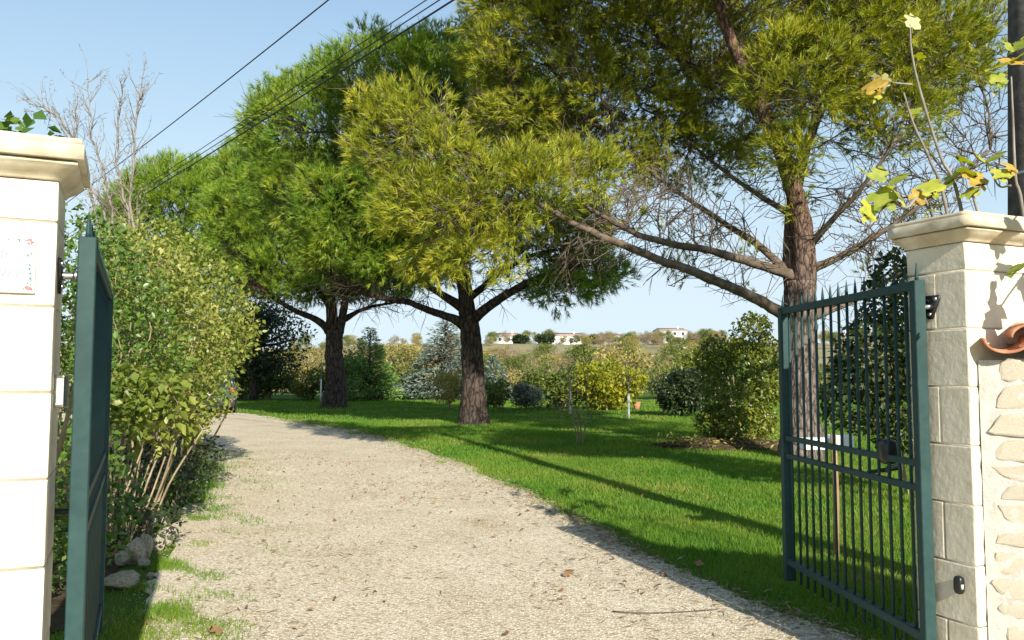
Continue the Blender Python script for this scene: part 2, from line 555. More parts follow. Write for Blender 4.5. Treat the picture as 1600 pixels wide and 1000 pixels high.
M['leaf_lilac'] = leaf_mat('hedge_leaf_yellow_green', [(0.0, (0.085, 0.14, 0.022)), (0.35, (0.17, 0.22, 0.035)), (0.65, (0.26, 0.28, 0.055)), (0.88, (0.42, 0.39, 0.11)), (1.0, (0.60, 0.54, 0.28))], trans=0.32, patch=1.2, rough=0.42, spec=0.4)
M['leaf_green'] = leaf_mat('hedge_leaf_green', [(0.0, (0.035, 0.085, 0.016)), (0.5, (0.09, 0.17, 0.026)), (0.85, (0.18, 0.24, 0.04)), (1.0, (0.34, 0.33, 0.09))], trans=0.3, patch=1.5, rough=0.38, spec=0.45)
M['leaf_laurel'] = leaf_mat('glossy_shrub_leaf', [(0.0, (0.045, 0.075, 0.012)), (0.4, (0.12, 0.16, 0.020)), (0.8, (0.24, 0.25, 0.036)), (1.0, (0.38, 0.34, 0.07))], trans=0.25, patch=1.0, rough=0.34, spec=0.5)
M['leaf_dark'] = leaf_mat('dark_evergreen_leaf', [(0.0, (0.012, 0.026, 0.009)), (0.5, (0.028, 0.050, 0.016)), (0.9, (0.055, 0.080, 0.026)), (1.0, (0.09, 0.10, 0.03))], trans=0.2, rough=0.36, spec=0.45)
M['leaf_ivy'] = leaf_mat('ivy_leaf', [(0.0, (0.016, 0.034, 0.010)), (0.5, (0.040, 0.062, 0.015)), (0.85, (0.10, 0.10, 0.028)), (1.0, (0.16, 0.13, 0.05))], trans=0.2, patch=1.5, rough=0.4, spec=0.4)
M['leaf_yellow'] = leaf_mat('golden_shrub_leaf', [(0.0, (0.14, 0.17, 0.016)), (0.5, (0.30, 0.30, 0.025)), (1.0, (0.45, 0.40, 0.04))], trans=0.3, patch=0.8, rough=0.45)
M['leaf_hedge'] = leaf_mat('field_hedge_leaf', [(0.0, (0.055, 0.095, 0.02)), (0.5, (0.14, 0.18, 0.034)), (1.0, (0.27, 0.26, 0.06))], trans=0.3, patch=0.5, rough=0.5)
M['leaf_autumn'] = leaf_mat('autumn_leaf', [(0.0, (0.17, 0.16, 0.05)), (0.4, (0.32, 0.28, 0.08)), (0.75, (0.42, 0.34, 0.11)), (1.0, (0.45, 0.33, 0.16))], trans=0.3, patch=0.3, rough=0.6)
M['leaf_brown'] = leaf_mat('brown_twiggy_leaf', [(0.0, (0.19, 0.14, 0.08)), (0.5, (0.32, 0.25, 0.14)), (1.0, (0.42, 0.36, 0.21))], trans=0.25, patch=0.3, rough=0.7)
M['leaf_fir'] = leaf_mat('fir_needle', [(0.0, (0.07, 0.16, 0.04)), (0.5, (0.16, 0.29, 0.07)), (1.0, (0.32, 0.40, 0.11))], trans=0.25, rough=0.5)
M['leaf_blue'] = leaf_mat('blue_spruce_needle', [(0.0, (0.06, 0.10, 0.08)), (0.5, (0.15, 0.20, 0.165)), (1.0, (0.30, 0.35, 0.28))], trans=0.2, rough=0.5)
M['leaf_lavender'] = leaf_mat('grey_green_leaf', [(0.0, (0.05, 0.075, 0.05)), (0.5, (0.095, 0.13, 0.095)), (1.0, (0.17, 0.20, 0.15))], trans=0.2, rough=0.6)
M['petal'] = leaf_mat('pink_white_petal', [(0.0, (0.55, 0.36, 0.36)), (0.6, (0.68, 0.55, 0.54)), (1.0, (0.75, 0.70, 0.68))], trans=0.3, rough=0.5)
M['leaf_dead'] = leaf_mat('dead_leaf', [(0.0, (0.09, 0.05, 0.025)), (0.5, (0.19, 0.10, 0.05)), (1.0, (0.30, 0.19, 0.09))], trans=0.15, rough=0.7)
M['straw'] = leaf_mat('straw_debris', [(0.0, (0.16, 0.12, 0.07)), (0.6, (0.30, 0.24, 0.15)), (1.0, (0.40, 0.34, 0.22))], trans=0.1, rough=0.8)
M['fig_yellow'] = leaf_mat('fig_leaf_yellow', [(0.0, (0.40, 0.27, 0.02)), (0.35, (0.48, 0.42, 0.04)), (0.7, (0.42, 0.43, 0.06)), (1.0, (0.26, 0.33, 0.05))], trans=0.3, patch=2.6, rough=0.5, spec=0.3)
M['fig_brown'] = leaf_mat('fig_leaf_brown', [(0.0, (0.20, 0.085, 0.02)), (0.35, (0.36, 0.19, 0.035)), (0.7, (0.46, 0.31, 0.06)), (1.0, (0.50, 0.42, 0.09))], trans=0.25, patch=3.0, rough=0.6, spec=0.2)
M['fig_green'] = leaf_mat('fig_leaf_green', [(0.0, (0.08, 0.16, 0.025)), (0.4, (0.19, 0.26, 0.035)), (0.75, (0.32, 0.35, 0.05)), (1.0, (0.44, 0.40, 0.07))], trans=0.3, patch=2.4, rough=0.5, spec=0.3)
M['fig_pale'] = leaf_mat('fig_leaf_pale', [(0.0, (0.42, 0.38, 0.12)), (0.5, (0.52, 0.48, 0.20)), (1.0, (0.58, 0.55, 0.30))], trans=0.25, patch=2.6, rough=0.5, spec=0.3)


# ------------------------------------------------------------------ plant builders
def unit(v):
    return v / (np.linalg.norm(v, axis=-1, keepdims=True) + 1e-9)


def in_ellipsoids(E, n, rs, shell=0.0):
    """n points in ellipsoids E = [(centre, radii)], shell > 0 pushes them outwards"""
    vol = np.array([np.prod(r) ** 0.75 for _, r in E])
    idx = rs.choice(len(E), n, p=vol / vol.sum())
    d = unit(rs.normal(size=(n, 3)))
    u = rs.uniform(0, 1, n) ** (1 / 3.0)
    u = shell + (1 - shell) * u
    C = np.array([c for c, _ in E])[idx]
    Rr = np.array([r for _, r in E], float)[idx]
    return C + d * Rr * u[:, None]


def colonize(pos, par, A, D, dk, iters, rs, trop=(0, 0, 0.05), wig=0.18):
    """space colonisation: branches grow from nodes pos towards the attractors A"""
    pos = [np.asarray(p, float) for p in pos]
    par = list(par)
    P = np.array(pos)
    d2 = ((A[:, None, :] - P[None]) ** 2).sum(-1)
    near = d2.argmin(1)
    dist = np.sqrt(d2.min(1))
    alive = dist > dk
    trop = np.asarray(trop, float)
    for _ in range(iters):
        if not alive.any():
            break
        ai = np.where(alive)[0]
        own, inv = np.unique(near[ai], return_inverse=True)
        P = np.array(pos)
        dirs = unit(A[ai] - P[near[ai]])
        acc = np.zeros((len(own), 3))
        np.add.at(acc, inv, dirs)
        step = unit(unit(acc) + trop + wig * rs.normal(size=acc.shape))
        new = P[own] + D * step
        keep = []
        for k, q in enumerate(new):
            keep.append(((P - q) ** 2).sum(1).min() > (0.35 * D) ** 2)
        keep = np.array(keep)
        if not keep.any():
            # stuck attractors are dropped
            alive[ai[rs.random(len(ai)) < 0.5]] = False
            continue
        base = len(pos)
        new, own = new[keep], own[keep]
        for q, o_ in zip(new, own):
            pos.append(q)
            par.append(int(o_))
        dn = np.sqrt(((A[:, None, :] - new[None]) ** 2).sum(-1))
        nm = dn.min(1)
        better = nm < dist
        near[better] = base + dn.argmin(1)[better]
        dist = np.minimum(dist, nm)
        alive &= dist > dk
    return np.array(pos), np.array(par)


def pipe(par, tip, e=2.4):
    n = len(par)
    acc = np.zeros(n)
    r = np.zeros(n)
    for i in range(n - 1, -1, -1):
        r[i] = max(tip, acc[i] ** (1 / e))
        if par[i] >= 0:
            acc[par[i]] += r[i] ** e
    return r


def edge_tubes(a, b, ra, rb, sides=4):
    """one tapered tube for every edge a -> b, all at once"""
    n = len(a)
    t = unit(b - a)
    ref = np.where(np.abs(t[:, 2:3]) < 0.9, np.array([[0, 0, 1.0]]), np.array([[1.0, 0, 0]]))
    u = unit(np.cross(t, ref))
    v = np.cross(t, u)
    ang = np.arange(sides) / sides * 2 * math.pi
    cs = np.cos(ang)[None, :, None] * u[:, None, :] + np.sin(ang)[None, :, None] * v[:, None, :]
    V0 = a[:, None, :] + cs * np.asarray(ra)[:, None, None]
    V1 = b[:, None, :] + cs * np.asarray(rb)[:, None, None]
    V = np.concatenate((V0, V1), 1).reshape(-1, 3)
    off = (np.arange(n) * sides * 2)[:, None, None]
    k = np.arange(sides)
    q = np.stack((k, (k + 1) % sides, sides + (k + 1) % sides, sides + k), -1)[None]
    return V, (q + off).reshape(-1, 4)


def branch_mesh(name, pos, par, rad, i0, origin, sides=4, extra=None):
    idx = np.arange(i0, len(pos))
    idx = idx[par[idx] >= 0]
    p = par[idx]
    main = np.full(len(pos), -1)
    best = np.zeros(len(pos))
    for i in idx:
        if rad[i] > best[par[i]]:
            best[par[i]] = rad[i]
            main[par[i]] = i
    ra = np.where(main[p] == idx, np.minimum(rad[p], rad[idx] * 1.35), rad[idx] * 1.12)
    V, Q = edge_tubes(pos[p], pos[idx], ra, rad[idx], sides)
    if extra is not None:
        V2, Q2 = extra
        Q = np.concatenate((Q, Q2 + len(V)))
        V = np.concatenate((V, V2))
    return mesh_np(name, V - np.asarray(origin), Q=Q)


def tufts(P, Ax, k, length, width, spread, rs, shoot=0.15, tint=None):
    """needle tufts: k needles round a shoot at each point P along axis Ax"""
    n = len(P)
    Ax = unit(Ax)
    u = rs.uniform(0, 1, (n, k, 1))
    rnd = rs.normal(size=(n, k, 3))
    perp = rnd - (rnd * Ax[:, None]).sum(-1, keepdims=True) * Ax[:, None]
    perp = unit(perp)
    ang = spread * rs.uniform(0.35, 1.15, (n, k, 1))
    d = Ax[:, None] * np.cos(ang) + perp * np.sin(ang)
    L = length * rs.uniform(0.7, 1.2, (n, k, 1))
    base = P[:, None] + Ax[:, None] * (u * shoot)
    side = unit(np.cross(d, rs.normal(size=(n, k, 3)))) * width * 0.5
    tip = base + d * L + np.array((0, 0, -0.06)) * L
    V = np.stack((base + side, tip, base - side), 2).reshape(-1, 3)
    T = np.arange(n * k * 3).reshape(-1, 3)
    tt = None
    if tint is not None:
        tt = np.repeat(tint, k * 3)
    return V, T, tt


def leaves(P, Ax, length, width, rs, fold=0.25, jitter=0.35):
    """folded four-cornered leaves at P pointing along Ax"""
    n = len(P)
    d = unit(unit(Ax) + jitter * rs.normal(size=(n, 3)))
    nrm = rs.normal(size=(n, 3)) * 0.6 + np.array((0, -0.15, 0.8))
    side = unit(np.cross(d, nrm))
    up = np.cross(side, d)
    s = rs.uniform(0.55, 1.25, (n, 1))
    L, Wd = length * s, width * s * 0.5
    tip = P + d * L - np.array((0, 0, 1.0)) * L * 0.12
    m1 = P + d * L * 0.42 + side * Wd + up * Wd * fold
    m2 = P + d * L * 0.42 - side * Wd + up * Wd * fold
    V = np.stack((P, m1, tip, m2), 1).reshape(-1, 3)
    o = (np.arange(n) * 4)[:, None]
    T = np.concatenate((o + np.array([[0, 1, 2]]), o + np.array([[0, 2, 3]])))
    return V, T


def limb_nodes(pos, par, rad0, path, r0, r1, start_parent):
    """adds the nodes of an explicit limb; returns their indices"""
    ids = []
    p = start_parent
    n = len(path)
    for i, q in enumerate(path):
        pos.append(q)
        par.append(p)
        rad0.append(r0 + (r1 - r0) * i / max(1, n - 1))
        p = len(pos) - 1
        ids.append(p)
    return ids


def trunk_mesh(path, radii, sides, rs, origin, flare=0.0):
    P = spline(path, 6)
    r = np.interp(np.linspace(0, 1, len(P)), np.linspace(0, 1, len(radii)), radii)
    if flare:
        z = P[:, 2] - P[0, 2]
        r = r * (1 + flare * np.exp(-z / 0.35))
    mb = MB()
    mb.tube(P - np.asarray(origin), r, sides, True, 0.05, rs)
    return mb


def pine(name, label, group, base, trunk, trunk_r, stems, limbs, E, n_attr, D, dk, k, nlen, nwid, mat, bark, seed, twigs=0, tip=0.004, sides=18, per_tip=3, trop=(0, 0, 0.08), shell=0.35, tipcut=2.2, droop=0.0, bare=None, n_bare=0, twl=(0.18, 0.5), hull=0, hull_r=0.25, hull_k=14):
    """pine: trunk, stems and limbs drawn point by point, the rest grown towards the crown's volume"""
    rs = np.random.default_rng(seed)
    base = np.asarray(base, float)
    root = thing(name, label, 'tree', base, group)
    pos, par, r0 = [], [], []
    mb = trunk_mesh(trunk, trunk_r, sides, rs, base, 0.35)
    mb.build('trunk', bark, root, smooth=True)
    tp = spline(trunk, 6)
    tr = np.interp(np.linspace(0, 1, len(tp)), np.linspace(0, 1, len(trunk_r)), trunk_r)
    n0 = len(tp)
    keep = np.where(tp[:, 2] > base[2] + 1.4)[0] if len(stems) == 0 else [n0 - 1]
    last = -1
    for i in keep:
        pos.append(tp[i]); par.append(last); r0.append(tr[i]); last = len(pos) - 1
    for path, ra, rb in stems:
        sp = spline(path, 5)
        m2 = MB()
        m2.tube(sp - base, np.linspace(ra, rb, len(sp)), max(8, sides - 4), True, 0.04, rs)
        m2.build('stem', bark, root, smooth=True)
        limb_nodes(pos, par, r0, sp, ra, rb, last)
    for path, ra, rb in limbs:
        sp = spline(path, 5)
        sp[1:] += np.cumsum(rs.normal(size=(len(sp) - 1, 3)), 0) * 0.10 * ra
        rr = np.linspace(ra, rb, len(sp)) * (1 + 0.5 * np.exp(-np.arange(len(sp)) / 1.6))
        m2 = MB()
        m2.tube(sp - base, rr, max(7, sides // 2), True, 0.05, rs)
        m2.build('limb', M['branch_pine'] if bark is M['bark_pine'] else bark, root, smooth=True)
        limb_nodes(pos, par, r0, sp, ra, rb, last)
    i0 = len(pos)
    A = in_ellipsoids(E, n_attr, rs, shell)
    if bare:
        A = np.concatenate((A, in_ellipsoids(bare, n_bare, rs)))
    pos, par = colonize(pos, par, A, D, dk, 130, rs, trop)
    rad = pipe(par, tip)
    rad[:i0] = np.maximum(np.array(r0), 0)
    rad[i0:] = np.minimum(rad[i0:], 0.075)
    extra = None
    if twigs:
        cand = np.where((rad > tip * 1.2) & (rad < 0.09) & (par >= 0))[0]
        ci = rs.choice(cand, twigs)
        a = pos[ci]
        pd = unit(pos[ci] - pos[par[ci]])
        d1 = unit(pd * 0.8 + rs.normal(size=a.shape) * 0.55)
        l1 = rs.uniform(twl[0], twl[1], (twigs, 1))
        b = a + d1 * l1
        d2 = unit(d1 + rs.normal(size=a.shape) * 0.45 + np.array((0, 0, -0.1)))
        c = b + d2 * l1 * 0.9
        d3 = unit(d1 + rs.normal(size=a.shape) * 0.6)
        e = b + d3 * l1 * 0.7
        f = np.full(twigs, tip)
        V1, Q1 = edge_tubes(a, b, f * 1.1, f * 0.85, 3)
        V2, Q2 = edge_tubes(b, c, f * 0.8, f * 0.35, 3)
        V3, Q3 = edge_tubes(b, e, f * 0.7, f * 0.3, 3)
        extra = (np.concatenate((V1, V2, V3)), np.concatenate((Q1, Q2 + len(V1), Q3 + len(V1) + len(V2))))
    put('branches', branch_mesh('branches', pos, par, rad, i0, base, 4, extra), M['branch_pine'] if bark is M['bark_pine'] else bark, root, kind='stuff')
    outer = np.where((rad < tip * tipcut) & (np.arange(len(pos)) >= i0))[0]
    if bare:
        inb = np.zeros(len(outer), bool)
        inc = np.zeros(len(outer), bool)
        for c, r in bare:
            inb |= ((((pos[outer] - c) / np.asarray(r)) ** 2).sum(1) < 1.1)
        for c, r in E:
            inc |= ((((pos[outer] - c) / np.asarray(r)) ** 2).sum(1) < 1.25)
        outer = outer[inc | (~inb & (rs.random(len(outer)) < 0.25))]
    kids = np.zeros(len(pos), int)
    np.add.at(kids, par[par >= 0], 1)
    reps = np.where(kids[outer] == 0, per_tip + 1, per_tip)
    idx = np.repeat(outer, reps)
    ax = unit(pos[idx] - pos[par[idx]])
    mid = np.array([c for c, _ in E]).mean(0)
    out = unit(pos[idx] - mid)
    ax = unit(ax * 0.9 + out * 0.35 + rs.normal(size=ax.shape) * 0.42 + np.array((0, 0, 0.42 - droop)))
    P = pos[idx] + rs.normal(size=ax.shape) * nlen * 0.75 + ax * nlen * 0.3
    hgt = (P[:, 2] - P[:, 2].min()) / (np.ptp(P[:, 2]) + 1e-6)
    tint = np.clip(rs.normal(0.48, 0.2, len(idx)), 0, 1)
    if hull:
        # rounded sprays on the outside of the crown: each a cluster of shoots fanning out from one twig end
        C = np.zeros((0, 3)); N = np.zeros((0, 3))
        Cs = np.array([c for c, _ in E]); Rs = np.array([r for _, r in E], float)
        area = (Rs[:, 0] * Rs[:, 1] + Rs[:, 0] * Rs[:, 2] + Rs[:, 1] * Rs[:, 2])
        while len(C) < hull:
            ci = rs.choice(len(E), hull, p=area / area.sum())
            d = unit(rs.normal(size=(hull, 3)))
            keep = (d[:, 2] > -0.35) | (rs.random(hull) < 0.3)
            q = Cs[ci] + d * Rs[ci] * rs.uniform(0.82, 1.08, (hull, 1))
            for c, r in zip(Cs, Rs):
                keep &= (((q - c) / r) ** 2).sum(1) > 0.55
            C = np.concatenate((C, q[keep])); N = np.concatenate((N, unit(d[keep] / Rs[ci][keep])))
        C, N = C[:hull], N[:hull]
        N = unit(N + np.array((0, 0, 0.45)) + rs.normal(size=N.shape) * 0.25)
        size = rs.uniform(0.6, 1.35, hull)
        ci = np.repeat(np.arange(hull), hull_k)
        fan = unit(N[ci] * 0.75 + rs.normal(size=(len(ci), 3)) * 0.55)
        hp = C[ci] + fan * (hull_r * size[ci] * rs.uniform(0.15, 1.0, len(ci)) ** 0.6)[:, None] - N[ci] * hull_r * 0.5
        ha = unit(fan * 0.8 + N[ci] * 0.5 + np.array((0, 0, 0.25)) + rs.normal(size=fan.shape) * 0.15)
        ht = np.clip(rs.normal(0.52, 0.16, hull)[ci] + rs.normal(size=len(ci)) * 0.09, 0, 1)
        P = np.concatenate((P, hp)); ax = np.concatenate((ax, ha)); tint = np.concatenate((tint, ht))
    V, T, tt = tufts(P, ax, k, nlen, nwid, 0.66, rs, nlen * 0.8, tint)
    put('crown', mesh_np('crown', V - base, T, tint=tt), mat, root, kind='stuff')
    print(label, 'nodes', len(pos), 'tufts', len(idx))
    return root


def shrub(name, label, cat, base, stems, E, n_attr, D, dk, leaf, leaf_mat_, stem_mat, seed, group=None, per=4, lw=0.6, tip=0.003, rmax=0.03, trop=(0, 0, 0.12), spread=0.25, leaf_part='foliage', tipcut=2.6, shell=0.3, fill=0, wig=0.18, hang=0.0, trunk_r=None, iters=70):
    """broadleaved shrub or small tree grown from its stems; E = crown ellipsoids (world)"""
    rs = np.random.default_rng(seed)
    base = np.asarray(base, float)
    root = thing(name, label, cat, base, group)
    pos, par = [], []
    r0 = []
    for path in stems:
        sp = spline(path, 4) if len(path) > 2 else np.linspace(path[0], path[1], 5)
        rr = trunk_r if trunk_r else (rmax, rmax * 0.6)
        limb_nodes(pos, par, r0, [np.asarray(p, float) for p in sp], rr[0], rr[1], -1)
        mb = MB()
        mb.tube(np.asarray(sp) - base, np.linspace(rr[0], rr[1], len(sp)), 7 if rr[0] < 0.06 else 12, True, 0.06, rs)
        mb.build('stem' if len(stems) > 1 else 'trunk', stem_mat, root, smooth=True)
    i0 = len(pos)
    A = in_ellipsoids(E, n_attr, rs, shell)
    A = A[A[:, 2] > base[2] + 0.02]
    pos, par = colonize(pos, par, A, D, dk, iters, rs, trop, wig)
    rad = pipe(par, tip)
    rad[:i0] = np.array(r0)
    rad[i0:] = np.minimum(rad[i0:], rmax * 0.8)
    put('branches', branch_mesh('branches', pos, par, rad, i0, base, 3), stem_mat, root, kind='stuff')
    if leaf:
        outer = np.where((rad < tip * tipcut) & (np.arange(len(pos)) >= i0))[0]
        idx = np.repeat(outer, per)
        ax = unit(pos[idx] - pos[par[idx]])
        ax = unit(ax * 0.6 + rs.normal(size=ax.shape) * 0.6 + np.array((0, 0, 0.1 - hang)))
        P = pos[idx] + rs.normal(size=ax.shape) * spread * D
        if fill:
            P2 = in_ellipsoids(E, fill, rs, 0.55)
            P2 = P2[P2[:, 2] > base[2] + 0.03]
            P = np.concatenate((P, P2))
            ax = np.concatenate((ax, unit(rs.normal(size=P2.shape) + np.array((0, 0, 0.1 - hang)))))
        V, T = leaves(P, ax, leaf, leaf * lw, rs)
        put(leaf_part, mesh_np(leaf_part, V - base, T), leaf_mat_, root, kind='stuff')
    return root


def cloud_tree(name, label, cat, base, height, rx, rz, leaf, n, mats, seed, group=None, trunk=None, bottom=0.0, clumps=26, lw=0.6, cone=False, up=0.2, clump_r=0.24):
    """far tree or bush: trunk, a few limbs and leaf clumps through the crown's volume"""
    rs = np.random.default_rng(seed)
    base = np.asarray(base, float)
    root = thing(name, label, cat, base, group)
    cz = height - rz
    mb = MB()
    tr = trunk or max(0.03, rx * 0.045)
    top = np.array((rs.normal() * 0.05 * rx, rs.normal() * 0.05 * rx, cz + rz * (0.85 if cone else 0.35)))
    mb.tube(spline([(0, 0, -0.05), top * 0.5 + rs.normal(size=3) * 0.03 * rx, top], 4), np.linspace(tr, tr * 0.35, 9), 8, True, 0.05, rs)
    C = []
    for i in range(clumps):
        if cone:
            h = (i + 0.5) / clumps
            zz = bottom + (height - bottom) * h
            rr = rx * (1 - h) ** 0.8 * rs.uniform(0.55, 0.95)
            a = i * 2.4 + rs.normal() * 0.3
            C.append((rr * math.cos(a), rr * math.sin(a), zz))
        else:
            d = rs.normal(size=3)
            d /= np.linalg.norm(d)
            u = rs.uniform(0.5, 0.88)
            C.append((d[0] * rx * u, d[1] * rx * u, max(bottom + 0.1 * rz, cz + d[2] * rz * u)))
    C = np.array(C)
    for c in C:
        s = np.array((top[0] * 0.6, top[1] * 0.6, min(cz * 0.9, c[2] * 0.85) if not cone else c[2] * 0.98))
        s[2] = max(0.05 * height, min(s[2], top[2]))
        mb.tube([s, (s + c) / 2 + np.array((0, 0, -0.02 * height)), c], (tr * 0.4, tr * 0.3, tr * 0.12), 4, False)
    mb.build('trunk', mats[1], root, smooth=True)
    cr = clump_r * rx if not cone else 0.2 * rx
    sz = rs.uniform(0.6, 1.35, clumps)
    if cone:
        sz = sz * (1.5 - np.linspace(0, 1.1, clumps))
    ci = rs.choice(clumps, n, p=sz ** 2 / (sz ** 2).sum())
    d = unit(rs.normal(size=(n, 3)))
    rad = (rs.uniform(0, 1, (n, 1)) ** 0.45) * cr * sz[ci][:, None]
    P = C[ci] + d * rad * np.array((1.25, 1.25, 0.9 if not cone else 0.45))
    if cone:
        out = unit(P * np.array((1, 1, 0)))
        ax = unit(out + rs.normal(size=P.shape) * 0.35 + np.array((0, 0, up)))
    else:
        ax = unit(d + rs.normal(size=P.shape) * 0.5 + np.array((0, 0, up)))
    ok = P[:, 2] > 0.01
    V, T = leaves(P[ok], ax[ok], leaf, leaf * lw, rs)
    put('crown', mesh_np('crown', V, T), mats[0], root, kind='stuff')
    return root


# ------------------------------------------------------------------ ground, drive, hill
def smooth01(t):
    t = np.clip(t, 0, 1)
    return t * t * (3 - 2 * t)


def hill_z(x, y):
    x, y = np.asarray(x, float), np.asarray(y, float)
    base = 13.2 * smooth01((y - 90) / 260.0) + 0.9 * np.sin(x * 0.017 + 0.6) * smooth01((y - 120) / 200)
    base = base + 0.5 * np.sin(x * 0.05 + y * 0.03) * smooth01((y - 120) / 200)
    return base - 6.0 * smooth01((y - 420) / 700.0)


lawn = mesh_np('lawn', [(-420, -40, 0), (420, -40, 0), (420, 66, 0), (-420, 66, 0)], Q=[(0, 1, 2, 3)])
put('lawn', lawn, M['lawn'], kind='structure')

ys = np.concatenate((np.linspace(66, 500, 60), np.linspace(520, 3500, 24)))
xs = np.linspace(-1, 1, 90)
xs = np.sign(xs) * np.abs(xs) ** 1.6
V = []
for y in ys:
    X = xs * (420 + max(0, y - 66) * 1.2)
    Z = hill_z(X, np.full_like(X, y))
    V.append(np.stack((X, np.full_like(X, y), Z - (0.0 if y > 66 else 0.0)), 1))
V = np.concatenate(V)
nx = len(xs)
Q = [(j * nx + i, j * nx + i + 1, (j + 1) * nx + i + 1, (j + 1) * nx + i) for j in range(len(ys) - 1) for i in range(nx - 1)]
put('hill', mesh_np('hill', V, Q=Q, smooth=True), M['hill'], kind='structure')

# drive: outline read off the ground, edges frayed
right_px = [(1345, 1000), (1200, 945), (1060, 888), (960, 842), (880, 800), (790, 755), (700, 716), (620, 690), (540, 671), (470, 658), (400, 648), (340, 643)]
left_px = [(205, 1000), (240, 905), (285, 820), (320, 752), (325, 705), (300, 680), (230, 664)]
rp = np.array([G(*p)[:2] for p in right_px])
lp = np.array([G(*p)[:2] for p in left_px])
rp = np.concatenate((np.array([[3.2, -1.5], [2.9, 1.2], [2.35, 3.0]]), rp, np.array([[-19.0, 31.5]])))
lp = np.concatenate((np.array([[-3.0, -1.5], [-2.5, 1.2], [-2.1, 3.4]]), lp, np.array([[-18.0, 24.5]])))


def fray(P, seed, amp):
    rs = np.random.default_rng(seed)
    S3 = spline(np.c_[P, np.zeros(len(P))], 14)[:, :2]
    d = np.gradient(S3, axis=0)
    nrm = unit(np.stack((-d[:, 1], d[:, 0]), 1))
    w = rs.normal(size=len(S3))
    w2 = np.convolve(rs.normal(size=len(S3) + 8), np.ones(9) / 3, 'valid')
    dist = np.maximum(1, S3[:, 1] / 7)
    return S3 + nrm * ((w * 0.35 + w2 * 0.6) * amp * dist)[:, None]


rf, lf = fray(rp, 3, 0.05), fray(lp, 4, 0.07)
drive_poly = np.concatenate((rf, lf[::-1]))
bm = bmesh.new()
vs = [bm.verts.new((x, y, 0.006)) for x, y in drive_poly]
bm.faces.new(vs)
bmesh.ops.triangulate(bm, faces=bm.faces[:])
me = bpy.data.meshes.new('driveway')
bm.normal_update()
if sum(f.normal.z for f in bm.faces) < 0:
    bmesh.ops.reverse_faces(bm, faces=bm.faces[:])
bm.to_mesh(me)
bm.free()
put('driveway', me, M['gravel'], kind='structure')


def in_poly(P, poly):
    x, y = P[:, 0], P[:, 1]
    ins = np.zeros(len(P), bool)
    j = len(poly) - 1
    for i in range(len(poly)):
        xi, yi = poly[i]
        xj, yj = poly[j]
        if yi != yj:
            c = ((yi > y) != (yj > y)) & (x < (xj - xi) * (y - yi) / (yj - yi) + xi)
            ins ^= c
        j = i
    return ins


# left bed of soil behind the drive, and the mound under the glossy shrub
bed_px = [(100, 985), (150, 925), (225, 850), (256, 800), (296, 745), (315, 700), (296, 672), (225, 660)]
bp = np.array([G(*p)[:2] for p in bed_px])
bed_poly = np.concatenate((bp, np.array([[-26, 26], [-26, 3], [-2.9, 3.2]])))
mb = MB()
bm = bmesh.new()
bm.faces.new([bm.verts.new((x, y, 0.012)) for x, y in bed_poly])
bmesh.ops.triangulate(bm, faces=bm.faces[:])
bm.normal_update()
if sum(f.normal.z for f in bm.faces) < 0:
    bmesh.ops.reverse_faces(bm, faces=bm.faces[:])
me = bpy.data.meshes.new('planting_bed')
bm.to_mesh(me)
bm.free()
put('planting_bed', me, M['soil'], kind='structure')

rs = np.random.default_rng(21)
mc = G(1145, 702)
ang = np.linspace(0, 2 * math.pi, 40, endpoint=False)
V, Q = [], []
for k, (f_, h) in enumerate([(1.0, 0.004), (0.86, 0.05), (0.6, 0.12), (0.3, 0.16), (0.02, 0.17)]):
    rr = f_ * (1 + 0.12 * rs.normal(size=40) * (k < 3))
    V.append(np.stack((mc[0] + 1.45 * rr * np.cos(ang), mc[1] + 0.95 * rr * np.sin(ang) + 0.5, h + 0.02 * rs.normal(size=40) * (k > 0)), 1))
V = np.concatenate(V)
for k in range(4):
    for i in range(40):
        Q.append((k * 40 + i, k * 40 + (i + 1) % 40, (k + 1) * 40 + (i + 1) % 40, (k + 1) * 40 + i))
put('mulch_mound', mesh_np('mulch_mound', V, Q=Q, smooth=True), M['soil'], kind='structure')

# ------------------------------------------------------------------ gate pillars
COURSE = 0.25
TOP = 1.97


def axes(deg):
    a = R(deg)
    return np.array((math.cos(a), math.sin(a), 0.0)), np.array((-math.sin(a), math.cos(a), 0.0))


def local(o, u, v, a, b, z):
    return np.asarray(o) + u * a + v * b + np.array((0, 0, z))


